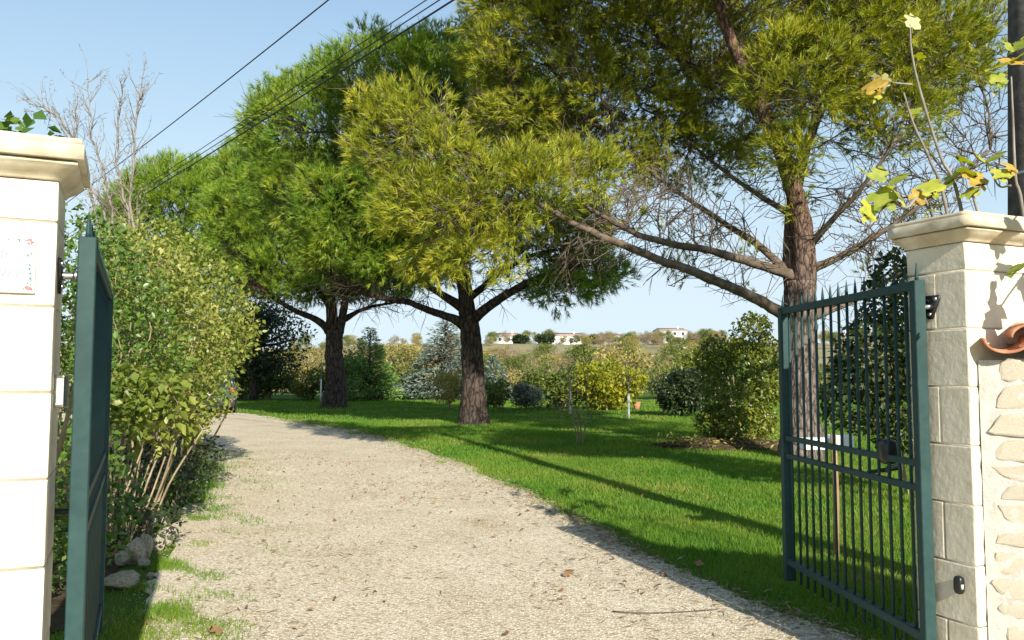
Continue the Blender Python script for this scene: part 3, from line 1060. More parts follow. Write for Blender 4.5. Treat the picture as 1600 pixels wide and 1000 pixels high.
def pillar(label, corner, deg, sgn, width, depth, split):
    """corner = front corner at the opening; sgn = +1 when the pillar lies to the right of it"""
    u, v = axes(deg)
    u = u * sgn
    o = np.array((corner[0], corner[1], 0.0))
    root = thing('gate_pillar', label, 'gate pillar', o, 'gate pillars', R(deg))
    core = MB()
    core.box((sgn * width / 2, depth / 2, TOP / 2), (width / 2 - 0.006, depth / 2 - 0.006, TOP / 2))
    core.build('mortar_core', M['joint'], root)
    full = {}
    z1 = TOP
    zs = [1.848 - COURSE * k for k in range(9)]
    row = 0
    for z0 in zs:
        z0 = max(z0, -0.03)
        h = z1 - z0
        if h < 0.02:
            break
        segs = [(0, split), (split, depth)] if row % 2 == 1 else [(0, depth)]
        for b0, b1 in segs:
            key = (round(h, 3), round(b1 - b0, 3))
            if key not in full:
                full[key] = bevel_box('stone_block', width / 2, (b1 - b0) / 2 - 0.0025, h / 2 - 0.0025, 0.006, 2, 0.0007, row)
            b = put('stone_block', full[key], M['cream'], root)
            b.location = (sgn * width / 2, (b0 + b1) / 2, (z0 + z1) / 2)
        z1 = z0
        row += 1
    # moulded cap: rings from the neck up to the shallow pyramid
    prof = [(0.002, TOP + 0.001), (0.004, TOP + 0.006), (0.010, TOP + 0.012), (0.019, TOP + 0.018), (0.030, TOP + 0.024), (0.042, TOP + 0.034), (0.049, TOP + 0.042), (0.051, TOP + 0.043), (0.051, TOP + 0.050), (0.044, TOP + 0.0505), (0.044, TOP + 0.0545)]
    slab = [(0.066, TOP + 0.0555), (0.067, TOP + 0.0565), (0.067, TOP + 0.099), (0.066, TOP + 0.100)]
    top = [(0.0615, TOP + 0.1005), (0.060, TOP + 0.116), (0.052, TOP + 0.120), (-0.10, TOP + 0.150)]

    def ring_mesh(pr, seed):
        rr = np.random.default_rng(seed)
        mbk = MB()
        V = []
        n = 10
        for off, z in pr:
            x0, x1 = -off, width + off
            y0, y1 = -off, depth + off * 0.6
            for (ax, ay), (bx, by) in (((x0, y0), (x1, y0)), ((x1, y0), (x1, y1)), ((x1, y1), (x0, y1)), ((x0, y1), (x0, y0))):
                for k in range(n):
                    t = k / n
                    V.append((sgn * (ax + (bx - ax) * t), ay + (by - ay) * t, z))
        V = np.array(V) + rr.normal(size=(len(V), 3)) * 0.0006
        m = 4 * n
        Q = []
        for j in range(len(pr) - 1):
            for k in range(m):
                q = (j * m + k, j * m + (k + 1) % m, (j + 1) * m + (k + 1) % m, (j + 1) * m + k)
                Q.append(q if sgn > 0 else q[::-1])
        mbk.add(V, Q=Q)
        f = list(range((len(pr) - 1) * m, len(pr) * m))
        c = len(V)
        mbk.add([V[f].mean(0)])
        for k in range(m):
            mbk.T.append([f[k], f[(k + 1) % m], c] if sgn > 0 else [f[(k + 1) % m], f[k], c])
        f = list(range(m))
        c = mbk.n
        mbk.add([V[f].mean(0)])
        for k in range(m):
            mbk.T.append([f[(k + 1) % m], f[k], c] if sgn > 0 else [f[k], f[(k + 1) % m], c])
        return mbk
    cp = ring_mesh(prof, 1).build('cap_moulding', M['cap'], root)
    ring_mesh(slab, 2).build('cap_slab', M['cap'], root)
    ring_mesh(top, 3).build('cap_top', M['cap'], root)
    return root, o, u, v


LC, RC = (-1.34, 2.39), (1.94, 3.48)
LDEG, RDEG = 25.0, 24.0
PW, PD = 0.40, 0.30
pl, lo_, lu, lv = pillar('cream block pillar beside the left gate, with a glazed name tile on its front', LC, LDEG, -1, PW, PD, 0.147)
pr, ro_, ru, rv = pillar('cream block pillar joined to the rubble wall with roof tiles on top', RC, RDEG, 1, PW, PD, 0.147)

# ------------------------------------------------------------------ rubble wall to the right
WDEG = -24
wu, wv = axes(WDEG)                # along the wall, into the wall
wo = ro_ + ru * 0.05 - rv * 0.004
WL, WH, WT = 1.5, 1.48, 0.34
wall = thing('rubble_wall', 'cream limestone rubble wall with pale mortar under terracotta tiles', 'wall', wo, None, R(WDEG))
wb = MB()
nxw, nzw = 40, 40
rs = np.random.default_rng(5)
V = []
for j in range(nzw + 1):
    for i in range(nxw + 1):
        V.append((WL * i / nxw, 0.004 * rs.normal(), WH * j / nzw - 0.02))
Q = [(j * (nxw + 1) + i, j * (nxw + 1) + i + 1, (j + 1) * (nxw + 1) + i + 1, (j + 1) * (nxw + 1) + i) for j in range(nzw) for i in range(nxw)]
wb.add(V, Q=Q)
wb.box((WL / 2 + 0.01, WT / 2 + 0.02, WH / 2 - 0.03), (WL / 2 - 0.01, WT / 2, WH / 2))
wb.build('mortar_core', M['mortar'], wall)


def stone_mesh(name, seed):
    r2 = np.random.default_rng(seed)
    bm = bmesh.new()
    bmesh.ops.create_icosphere(bm, subdivisions=2, radius=1.0)
    e = r2.uniform(0.28, 0.5)
    sk = r2.normal() * 0.18
    for v in bm.verts:
        q = np.array(v.co)
        q = np.sign(q) * np.abs(q) ** e
        q[0] += sk * q[2]
        q += r2.normal(size=3) * 0.055
        v.co = q
    me = bpy.data.meshes.new(name)
    bm.to_mesh(me)
    bm.free()
    return me


stones = [stone_mesh('stone', 100 + i) for i in range(8)]
z = 0.02
while z < WH - 0.05:
    h = rs.uniform(0.06, 0.115)
    h = min(h, WH - 0.012 - z)
    x = rs.uniform(0.03, 0.08)
    while x < WL:
        w = rs.uniform(0.11, 0.24) * (0.55 if rs.random() < 0.3 else 1.0)
        if h > 0.03:
            o = put('stone', stones[rs.integers(8)], M['rubble'], wall)
            o.location = (x + w / 2, 0.006 + 0.003 * rs.normal(), z + h / 2)
            o.scale = (w * 0.52, 0.013, h * 0.50)
            o.rotation_euler = (rs.choice((0, math.pi)), rs.normal() * 0.06, 0)
        x += w + rs.uniform(0.008, 0.022)
    z += h + rs.uniform(0.008, 0.02)


def tile_mesh(length, r0, r1, up=True):
    """half-round roof tile, wider at one end"""
    n = 12
    V = []
    for s, rr in ((0, r0), (1, r1)):
        for th in (0, 0.012):
            for k in range(n + 1):
                a = math.pi * k / n
                q = rr - th
                zz = math.sin(a) * q * 0.72
                V.append((s * length, math.cos(a) * q, zz if up else -zz))
    mb = MB()
    m = n + 1
    Q = []
    for k in range(n):
        Q += [(k, k + 1, 2 * m + k + 1, 2 * m + k), (m + k + 1, m + k, 3 * m + k, 3 * m + k + 1), (k + 1, k, m + k, m + k + 1), (2 * m + k, 2 * m + k + 1, 3 * m + k + 1, 3 * m + k)]
    Q += [(0, 2 * m, 3 * m, m), (n, m + n, 3 * m + n, 2 * m + n)]
    mb.add(V, Q=Q)
    return mb.mesh('coping_tile', True)


# channel tiles lie across the wall hollow side up, cover tiles straddle the gaps
t_ch, t_cv = tile_mesh(0.46, 0.088, 0.078, False), tile_mesh(0.46, 0.078, 0.068, True)
for k in range(9):
    a = put('coping_tile', t_ch, M['terracotta'], wall)
    a.location = (0.10 + 0.178 * k, -0.075, WH + 0.082 - 0.014)
    a.rotation_euler = (R(0), R(-5), R(90))
    if k < 8:
        b = put('coping_tile', t_cv, M['terracotta'], wall)
        b.location = (0.189 + 0.178 * k, -0.065, WH + 0.082 - 0.010)
        b.rotation_euler = (R(0), R(-5), R(90))
ridge = MB()
P = np.array([(0.0, 0.19, 0.0), (0.2, 0.19, 0.03), (0.45, 0.19, 0.01), (0.8, 0.19, 0.03), (1.2, 0.19, 0.01), (1.5, 0.19, 0.02)]) + np.array((0, 0, WH + 0.07))
ridge.tube(spline(P, 5), 0.06, 9, True, 0.08, rs)
ridge.build('mortar_ridge', M['mortar'], wall, smooth=False)


# ------------------------------------------------------------------ gate leaves
ZB, ZT = 0.13, 1.82


def gate_leaf(label, hinge, far, n_bars=15):
    h, f = np.array((*hinge, 0.0)), np.array((*far, 0.0))
    L = np.linalg.norm(f - h)
    a = math.atan2(f[1] - h[1], f[0] - h[0])
    root = thing('gate_leaf', label, 'gate', h, 'gate leaves', a)
    st = bevel_box('stile', 0.025, 0.025, (ZT - ZB) / 2, 0.003, 1)
    for x in (0.0, L):
        s = put('stile', st, M['gate'], root)
        s.location = (x, 0, (ZT + ZB) / 2)
    rl = bevel_box('rail', L / 2 - 0.026, 0.019, 0.02, 0.003, 1)
    rl2 = bevel_box('rail', L / 2 - 0.026, 0.015, 0.015, 0.002, 1)
    for z, m_ in ((ZT - 0.022, rl), (1.005, rl2), (0.895, rl2), (0.25, rl)):
        s = put('rail', m_, M['gate'], root)
        s.location = (L / 2, 0, z)
    cap = MB()
    cap.frame_box((0, 0, ZT + 0.003), (1, 0, 0), (0, 1, 0), (0, 0, 1), (0.0235, 0.0235, 0.0025))
    bar = MB()
    bar.tube([(0, 0, ZB + 0.02), (0, 0, 1.0), (0, 0, ZT - 0.0)], 0.008, 10)
    spike = MB()
    spike.tube([(0, 0, ZT - 0.003), (0, 0, ZT + 0.014), (0, 0, ZT + 0.036), (0, 0, ZT + 0.078)], (0.008, 0.008, 0.006, 0.0008), 8)
    bmesh_, smesh = bar.mesh('bar', True), spike.mesh('spike', True)
    for k in range(n_bars):
        x = L * (k + 1) / (n_bars + 1)
        b = put('bar', bmesh_, M['gate'], root)
        b.location = (x, 0, 0)
        s = put('spike', smesh, M['gate'], b)
    for x in (0.0, L):
        s = put('spike', smesh, M['gate'], root)
        s.location = (x, 0, 0.003)
    bolt = MB()
    bolt.tube([(0, 0, 0), (0, 0, 0.004)], 0.006, 10)
    return root, a, L


gl, gla, gll = gate_leaf('open green gate leaf seen nearly edge-on beside the pillar with the name tile', (-1.305, 2.50), (-2.045, 4.13))
gr, gra, grl = gate_leaf('open green spiked gate leaf on the lawn side, showing all its upright bars', (1.815, 3.655), (1.712, 5.165))


def hinge(pillar_, pil_o, u, v, sgn, t, z, pin_to):
    """triangular black plate on the pillar's side with bolts and a steel pintle to the gate"""
    c = pil_o + v * t + np.array((0, 0, z))
    root = bpy.data.objects.new('gate_hinge', None)
    COL.objects.link(root)
    root.parent = pillar_
    rz = -pillar_.rotation_euler.z
    root.rotation_euler = (0, 0, rz)
    root.location = Matrix.Rotation(rz, 3, 'Z') @ Vector(c - pil_o)
    out = -u
    pl = MB()
    outline = [(-0.045, 0.05), (0.045, 0.05), (0.05, 0.035), (0.012, -0.055), (-0.012, -0.055), (-0.05, 0.035)]
    A = [v * a + np.array((0, 0, b)) + out * 0.0015 for a, b in outline]
    B = [v * a + np.array((0, 0, b)) + out * 0.009 for a, b in outline]
    n = len(A)
    pl.add(A + B, T=[(n, n + i, n + i + 1) for i in range(1, n - 1)], Q=[(i, (i + 1) % n, n + (i + 1) % n, n + i) for i in range(n)])
    pl.build('plate', M['black'], root)
    for a, b in ((-0.03, 0.033), (0.03, 0.033), (0.0, -0.034)):
        bo = MB()
        p = v * a + np.array((0, 0, b))
        bo.tube([p + out * 0.008, p + out * 0.014, p + out * 0.016], (0.009, 0.009, 0.004), 6)
        bo.build('bolt', M['steel'], root)
    g = np.array((*pin_to, z)) - c
    pn = MB()
    pn.tube([out * 0.009, out * 0.02, g * 0.7, g * 0.98], (0.014, 0.011, 0.010, 0.010), 10)
    pn.tube([g * 0.55, g * 0.72], 0.017, 8)
    pn.build('pintle', M['steel'], root, smooth=True)
    return root


hinge(pr, ro_, ru, rv, 1, 0.176, 1.70, (1.815, 3.655))
hinge(pr, ro_, ru, rv, 1, 0.176, 0.17, (1.815, 3.655))
hinge(pl, lo_, lu, lv, -1, 0.10, 1.70, (-1.305, 2.50))
hinge(pl, lo_, lu, lv, -1, 0.10, 0.42, (-1.305, 2.50))

# photocell on the right pillar: black rounded body, small pale lens
pc = ro_ + rv * 0.072 + np.array((0, 0, 1.40 - 320 / 1280 * 3.56))
t = thing('photocell', 'black oval gate photocell low on the side of the right pillar', 'sensor', pc)
bm = bmesh.new()
bmesh.ops.create_uvsphere(bm, u_segments=18, v_segments=12, radius=1.0)
for v_ in bm.verts:
    q = v_.co.copy()
    sg = lambda c: math.copysign(abs(c) ** 0.6, c)
    p = rv * sg(q.x) * 0.020 + (-ru) * (0.018 + sg(q.y) * 0.017) + np.array((0, 0, sg(q.z) * 0.038))
    v_.co = p
me = bpy.data.meshes.new('body')
bm.to_mesh(me)
bm.free()
for p_ in me.polygons:
    p_.use_smooth = True
put('body', me, M['black'], t)
mb = MB()
mb.frame_box(-rv * 0.0195 - ru * 0.024 + np.array((0, 0, -0.004)), rv, ru, (0, 0, 1), (0.003, 0.006, 0.010))
mb.build('lens', M['lens'], t)

# pale box on the left pillar's side
pc = lo_ + lv * 0.10 + np.array((0, 0, 1.40 - 27 / 1280 * 2.45))
t = thing('entry_light', 'small pale translucent box light on the side of the left pillar', 'light', pc)
put('housing', bevel_box('housing', 0.019, 0.016, 0.049, 0.004, 2), M['steel'], t).location = tuple(lu * -0.017)
put('diffuser', bevel_box('diffuser', 0.015, 0.014, 0.043, 0.006, 2), M['lens'], t).location = tuple(lu * -0.019 - lv * 0.004)
t.rotation_euler = (0, 0, 0)


def opener(label, c, u, v, side, gate_pt):
    """swing-gate motor on the pillar's rear corner and its jointed arm to the gate"""
    t = thing('gate_opener', label, 'gate opener', c, 'gate openers')
    bm = bmesh.new()
    bmesh.ops.create_uvsphere(bm, u_segments=16, v_segments=10, radius=1.0)
    for v_ in bm.verts:
        q = v_.co
        sg = lambda k: math.copysign(abs(k) ** 0.55, k)
        v_.co = Vector((sg(q.x) * 0.038, sg(q.y) * 0.042, sg(q.z) * 0.06))
    me = bpy.data.meshes.new('housing')
    bm.to_mesh(me)
    bm.free()
    for p_ in me.polygons:
        p_.use_smooth = True
    put('housing', me, M['black'], t)
    g = np.asarray(gate_pt) - c
    elbow = g * 0.5 + np.array((0.13 * side, 0.06, 0)) + np.array((0, 0, -0.02))
    mb = MB()
    mb.tube([np.array((0, 0, -0.1)), np.array((0, 0, -0.075)), elbow * 0.9 + np.array((0, 0, -0.01)), elbow], (0.014, 0.011, 0.010, 0.014), 8)
    mb.build('upper_arm', M['black'], t, smooth=True)
    mb = MB()
    mb.tube([elbow + np.array((0, 0, -0.012)), g * 0.98], (0.012, 0.010), 8)
    mb.build('forearm', M['black'], t, smooth=True)
    return t


opener('black gate motor with jointed arm behind the right pillar', ro_ + rv * 0.50 + ru * 0.075 + np.array((0, 0, 1.03)), ru, rv, 1, (1.80, 4.20, 0.90))
opener('black gate motor with jointed arm behind the left pillar', lo_ + lv * 0.42 + lu * 0.05 + np.array((0, 0, 1.00)), lu, lv, -1, (-1.555, 3.02, 0.90))

# glazed name tile on the left pillar
pu, pv = axes(LDEG)
tc = lo_ - pu * 0.186 - pv * 0.001 + np.array((0, 0, 1.40 + 174 / 1280 * 2.34))
t = thing('name_tile', 'white glazed name tile with a flowered border on the left pillar', 'house sign', tc, None, R(LDEG))
put('tile_body', bevel_box('tile_body', 0.135, 0.004, 0.0845, 0.0015, 1), M['glaze'], t).location = (0, -0.0035, 0)
rim = MB()
for (x, z, hx, hz) in ((0, 0.0815, 0.132, 0.0006), (0, -0.0815, 0.132, 0.0006), (0.1318, 0, 0.0006, 0.0808), (-0.1318, 0, 0.0006, 0.0808)):
    rim.box((x, -0.0078, z), (hx, 0.0003, hz))
rim.build('border_line', M['ink_green'], t)


def motif(name, n, mat, place, r0, r1, seed):
    rs = np.random.default_rng(seed)
    mb = MB()
    for _ in range(n):
        x, z = place(rs)
        r = rs.uniform(r0, r1)
        k = 7
        aa = rs.uniform(0, 6.28)
        el = rs.uniform(0.35, 1)
        P = []
        for i in range(k):
            a = 2 * math.pi * i / k
            px, pz = r * math.cos(a), r * el * math.sin(a)
            P.append((x + px * math.cos(aa) - pz * math.sin(aa), -0.0080 - 0.0002 * rs.random(), z + px * math.sin(aa) + pz * math.cos(aa)))
        mb.add(P, T=[(0, i + 1, i) for i in range(1, k - 1)])
    o = mb.build(name, mat, t)
    o['kind'] = 'stuff'


def edge_spot(rs):
    s = rs.random()
    if s < 0.55:
        return rs.uniform(-0.12, 0.12), (0.070 + rs.normal() * 0.002) * rs.choice((-1, 1))
    return (0.121 + rs.normal() * 0.0025) * rs.choice((-1, 1)), rs.uniform(-0.065, 0.065)


def corner_spot(rs):
    return (0.119 + rs.normal() * 0.005) * rs.choice((-1, 1)), (0.069 + rs.normal() * 0.004) * rs.choice((-1, 1))


motif('border_leaves', 110, M['ink_green'], edge_spot, 0.0018, 0.0042, 1)
motif('border_buds', 26, M['ink_red'], edge_spot, 0.0015, 0.003, 2)
motif('corner_roses', 60, M['ink_red'], corner_spot, 0.002, 0.005, 3)
for txt, x, z, sz in (('di', 0.047, 0.012, 0.05), ('Davia', 0.040, -0.040, 0.05)):
    fc = bpy.data.curves.new('lettering', 'FONT')
    fc.body = txt
    fc.size = sz
    fc.shear = 0.15
    fc.align_x = 'CENTER'
    fc.extrude = 0.0004
    fo = bpy.data.objects.new('lettering', fc)
    COL.objects.link(fo)
    bpy.context.view_layer.update()
    lm = bpy.data.meshes.new_from_object(fo.evaluated_get(bpy.context.evaluated_depsgraph_get()))
    bpy.data.objects.remove(fo)
    lm.materials.clear()
    fo = put('lettering', lm, M['ink_grey'], t)
    fo.location = (x, -0.0078, z)
    fo.rotation_euler = (R(90), 0, 0)

# ------------------------------------------------------------------ utility poles and wires
def pole(label, x, y, h, r):
    t = thing('utility_pole', label, 'utility pole', (x, y, 0), 'utility poles')
    t.rotation_euler = (0, R(2.2) if y < 10 else 0, 0)
    mb = MB()
    mb.tube([(0, 0, -0.1), (0, 0, h * 0.5), (0, 0, h)], (r * 1.05, r, r * 0.82), 20)
    mb.build('post', M['pole'], t, smooth=True)
    for z in (1.72, 2.62, 3.4):
        b = MB()
        b.tube([(0, 0, z), (0, 0, z + 0.02)], r * 1.035, 20)
        b.build('steel_band', M['steel'], t, smooth=True)
    arm = MB()
    arm.frame_box((0, -r - 0.03, h - 1.55), (1, 0, 0), (0, 1, 0), (0, 0, 1), (0.25, 0.03, 0.03))
    arm.build('bracket', M['steel'], t)
    for x_ in (-0.18, 0.0, 0.18):
        i = MB()
        i.tube([(x_, -r - 0.03, h - 1.52), (x_, -r - 0.03, h - 1.48), (x_, -r - 0.03, h - 1.42)], (0.025, 0.035, 0.02), 10)
        i.build('insulator', M['lens'], t, smooth=True)
    return t


PX, PY = 3.125, 5.0
QX, QY = -21.5, 35.5
pole('dark round utility pole rising behind the right pillar', PX, PY, 7.75, 0.135)
pole('far utility pole beyond the hedge at the end of the wires', QX, QY, 7.75, 0.12)


def wire(label, z0, z1, off, r, sag):
    tt = np.linspace(0, 1, 40)
    P = np.stack((PX + 0.27 + off + (QX - PX - 0.27) * tt, PY - 0.16 + (QY - PY) * tt, z0 + (z1 - z0) * tt - 4 * sag * tt * (1 - tt)), 1)
    mb = MB()
    mb.tube(P, r, 6)
    o = mb.build('overhead_wire', M['cable'], None, smooth=True)
    return tag(o, label, 'wire', 'overhead wires')


wire('upper single overhead wire, highest of all', 7.5, 7.4, 0.0, 0.012, 0.25)
wire('thin top wire of the lower bundle of three overhead wires', 6.34, 6.06, -0.05, 0.008, 0.10)
wire('middle wire of the lower bundle of three overhead wires', 6.26, 5.98, 0.0, 0.009, 0.10)
wire('thick bottom wire of the lower bundle of three overhead wires', 6.18, 5.94, 0.05, 0.014, 0.12)

# ------------------------------------------------------------------ car behind the hedge
def car(label, x, y, ang):
    t = thing('parked_car', label, 'car', (x, y, 0), None, ang)
    # sections along y (rear at 0, nose at 4.1): half width, sill, belt
    secs = [(0.0, 0.70, 0.32, 0.86), (0.06, 0.80, 0.25, 0.93), (0.5, 0.86, 0.22, 0.96), (1.6, 0.87, 0.20, 0.94), (2.8, 0.86, 0.20, 0.92), (3.6, 0.82, 0.22, 0.82), (4.0, 0.72, 0.26, 0.70), (4.1, 0.60, 0.32, 0.60)]
    mb = MB()
    V = []
    for yy, hw, z0, z1 in secs:
        for a, b in ((-0.92, z0), (-1.0, z0 + 0.12), (-1.0, (z0 + z1) / 2), (-0.96, z1 - 0.05), (-0.86, z1), (0.86, z1), (0.96, z1 - 0.05), (1.0, (z0 + z1) / 2), (1.0, z0 + 0.12), (0.92, z0)):
            V.append((hw * a, yy, b))
    n = 10
    Q = [(j * n + i, j * n + (i + 1) % n, (j + 1) * n + (i + 1) % n, (j + 1) * n + i) for j in range(len(secs) - 1) for i in range(n)]
    mb.add(V, Q=[q[::-1] for q in Q])
    mb.add(V[:n], T=[(0, i, i + 1) for i in range(1, n - 1)])
    mb.add(V[-n:], T=[(0, i + 1, i) for i in range(1, n - 1)])
    body = mb.build('body', M['car'], t, smooth=False)
    cab = MB()
    A = [(-0.72, 0.12, 0.93), (0.72, 0.12, 0.93), (0.80, 2.95, 0.91), (-0.80, 2.95, 0.91)]
    B = [(-0.56, 0.42, 1.44), (0.56, 0.42, 1.44), (0.58, 2.0, 1.46), (-0.58, 2.0, 1.46)]
    cab.add(A + B, Q=[(0, 1, 5, 4), (1, 2, 6, 5), (2, 3, 7, 6), (3, 0, 4, 7)])
    cab.build('window_band', M['glass'], t)
    rf_ = MB()
    rf_.add([(-0.57, 0.38, 1.435), (0.57, 0.38, 1.435), (0.60, 2.05, 1.455), (-0.60, 2.05, 1.455), (-0.48, 0.5, 1.50), (0.48, 0.5, 1.50), (0.48, 1.9, 1.51), (-0.48, 1.9, 1.51)], Q=[(0, 1, 5, 4), (1, 2, 6, 5), (2, 3, 7, 6), (3, 0, 4, 7), (4, 5, 6, 7)])
    rf_.build('roof', M['car'], t)
    for sx in (-1, 1):
        for y0, y1, z0, z1, w in ((0.12, 0.42, 0.93, 1.44, 0.045), (1.35, 1.3, 0.93, 1.45, 0.03), (2.95, 2.0, 0.91, 1.46, 0.035)):
            pil = MB()
            pil.tube([(sx * (0.73 + 0.02 * y0), y0, z0), (sx * 0.575, y1, z1)], w, 6)
            pil.build('window_pillar', M['car'], t, smooth=True)
        lamp = put('tail_light', bevel_box('tail_light', 0.075, 0.035, 0.12, 0.02, 2), M['redlamp'], t)
        lamp.location = (sx * 0.70, 0.035, 0.80)
        for yy in (0.72, 3.25):
            w = MB()
            w.tube([(sx * 0.66, yy, 0.31), (sx * 0.70, yy, 0.31), (sx * 0.84, yy, 0.31), (sx * 0.87, yy, 0.31)], (0.27, 0.31, 0.31, 0.27), 22)
            wo_ = w.build('tyre', M['tyre'], t, smooth=False)
            r_ = MB()
            r_.tube([(sx * 0.868, yy, 0.31), (sx * 0.882, yy, 0.31)], (0.20, 0.17), 16)
            r_.build('rim', M['steel'], wo_)
    put('rear_bumper', bevel_box('rear_bumper', 0.80, 0.09, 0.13, 0.04, 2), M['black'], t).location = (0, -0.02, 0.42)
    put('number_plate', bevel_box('number_plate', 0.24, 0.006, 0.055, 0.004, 1), M['white'], t).location = (0, -0.012, 0.70)
    put('rear_handle', bevel_box('rear_handle', 0.18, 0.012, 0.018, 0.005, 1), M['black'], t).location = (0, -0.008, 0.80)
    return t


cg = G(329, 647)
car('dark teal parked car with its rear showing past the hedge', cg[0] + 0.03, cg[1], R(22))

# ------------------------------------------------------------------ stake with white letter box behind the right gate
sp = G(1307, 872)
t = thing('wooden_stake', 'pale weathered wooden stake in the lawn behind the gate', 'stake', sp)
mb = MB()
mb.tube([(0, 0, -0.1), (0.01, 0, 0.5), (0.0, 0.0, 0.94)], (0.024, 0.023, 0.022), 7, True, 0.06, rs)
mb.build('post', M['wood'], t)
t = thing('white_box', 'long low white box behind the top of the wooden stake', 'box', sp + np.array((-0.0, 0.03, 0.86)), None, R(6))
put('shell', bevel_box('shell', 0.19, 0.07, 0.045, 0.012, 2), M['white'], t).location = (-0.02, 0.08, 0.0)
put('lid', bevel_box('lid', 0.085, 0.075, 0.055, 0.012, 2), M['white'], t).location = (0.10, 0.078, 0.012)

# ------------------------------------------------------------------ houses on the far hill
def house(label, px, py, d, w, dep, h, roof_h, ang, wins, chimney=True, wing=None):
    p = W(px, py, d)
    z0 = float(hill_z(p[0], p[1]))
    t = thing('house', label, 'house', (p[0], p[1], z0), 'houses on the far hill', R(ang))
    mb = MB()
    mb.add([(-w / 2, 0, -1), (w / 2, 0, -1), (w / 2, dep, -1), (-w / 2, dep, -1), (-w / 2, 0, h), (w / 2, 0, h), (w / 2, dep, h), (-w / 2, dep, h), (-w / 2, dep / 2, h + roof_h * 0.97), (w / 2, dep / 2, h + roof_h * 0.97)],
           T=[(4, 8, 7), (5, 6, 9)], Q=[(0, 1, 5, 4), (1, 2, 6, 5), (2, 3, 7, 6), (3, 0, 4, 7)])
    wall_ = mb.build('wall', M['white'], t)
    rf_ = MB()
    o = 0.35
    a0 = h - 0.1
    for s in (0, 1):
        y0, y1 = (-o, dep / 2) if s == 0 else (dep + o, dep / 2)
        V = [(-w / 2 - o, y0, a0), (w / 2 + o, y0, a0), (w / 2 + o, y1, h + roof_h), (-w / 2 - o, y1, h + roof_h)]
        V2 = [(x, y, z + 0.15) for x, y, z in V]
        rf_.add(V + V2, Q=[(0, 1, 2, 3), (4, 5, 6, 7), (0, 1, 5, 4), (1, 2, 6, 5), (2, 3, 7, 6), (3, 0, 4, 7)])
    roof_ = rf_.build('roof', M['roof'], t)
    if chimney:
        c = MB()
        c.box((w * 0.28, dep * 0.45, h + roof_h + 0.3), (0.35, 0.35, 0.7))
        c.build('chimney', M['white'], roof_)
    for x, z, ww, hh in wins:
        f = MB()
        f.box((x * w, -0.02, z * h), (ww / 2, 0.05, hh / 2))
        wf = f.build('window', M['glass'], t)
        s_ = MB()
        s_.box((x * w, -0.06, z * h - hh / 2 - 0.08), (ww / 2 + 0.15, 0.08, 0.06))
        s_.build('sill', M['white'], wf)
    return t


house('long low white house with a pale shed wall, right of the round tree', 884, 549, 300, 13.5, 8, 3.2, 1.0, 8, [(-0.35, 0.55, 1.0, 1.2), (-0.1, 0.55, 1.0, 1.2), (0.15, 0.45, 1.1, 2.0), (0.36, 0.55, 1.0, 1.2)])
house('small white house half hidden at the left end of the hilltop', 789, 548, 305, 7.5, 7, 3.0, 1.0, -12, [(-0.25, 0.55, 1.0, 1.2), (0.2, 0.55, 1.0, 1.2)])
house('taller cream house with two storeys on the right of the hilltop', 1055, 542, 320, 10.5, 9, 4.8, 1.0, 14, [(-0.32, 0.75, 0.9, 1.2), (0, 0.75, 0.9, 1.2), (0.32, 0.75, 0.9, 1.2), (-0.3, 0.3, 0.9, 1.3), (0.05, 0.26, 1.0, 2.1), (0.33, 0.3, 0.9, 1.3)])
house('tiny white house front among the brown trees of the hill', 962, 550, 310, 5.0, 5, 2.6, 1.2, -5, [(-0.2, 0.55, 0.9, 1.1), (0.25, 0.5, 0.9, 1.1)], False)
house('white house on the hill seen between the bars of the gate', 1312, 541, 320, 11, 8, 3.4, 1.5, -10, [(-0.3, 0.55, 1.0, 1.2), (0, 0.55, 1.0, 1.2), (0.3, 0.55, 1.0, 1.2)])


# ------------------------------------------------------------------ the pines along the drive
def wp(pts):
    return [W(*p) for p in pts]


def ell(*rows):
    return [(W(px, py, d), r) for px, py, d, r in rows]


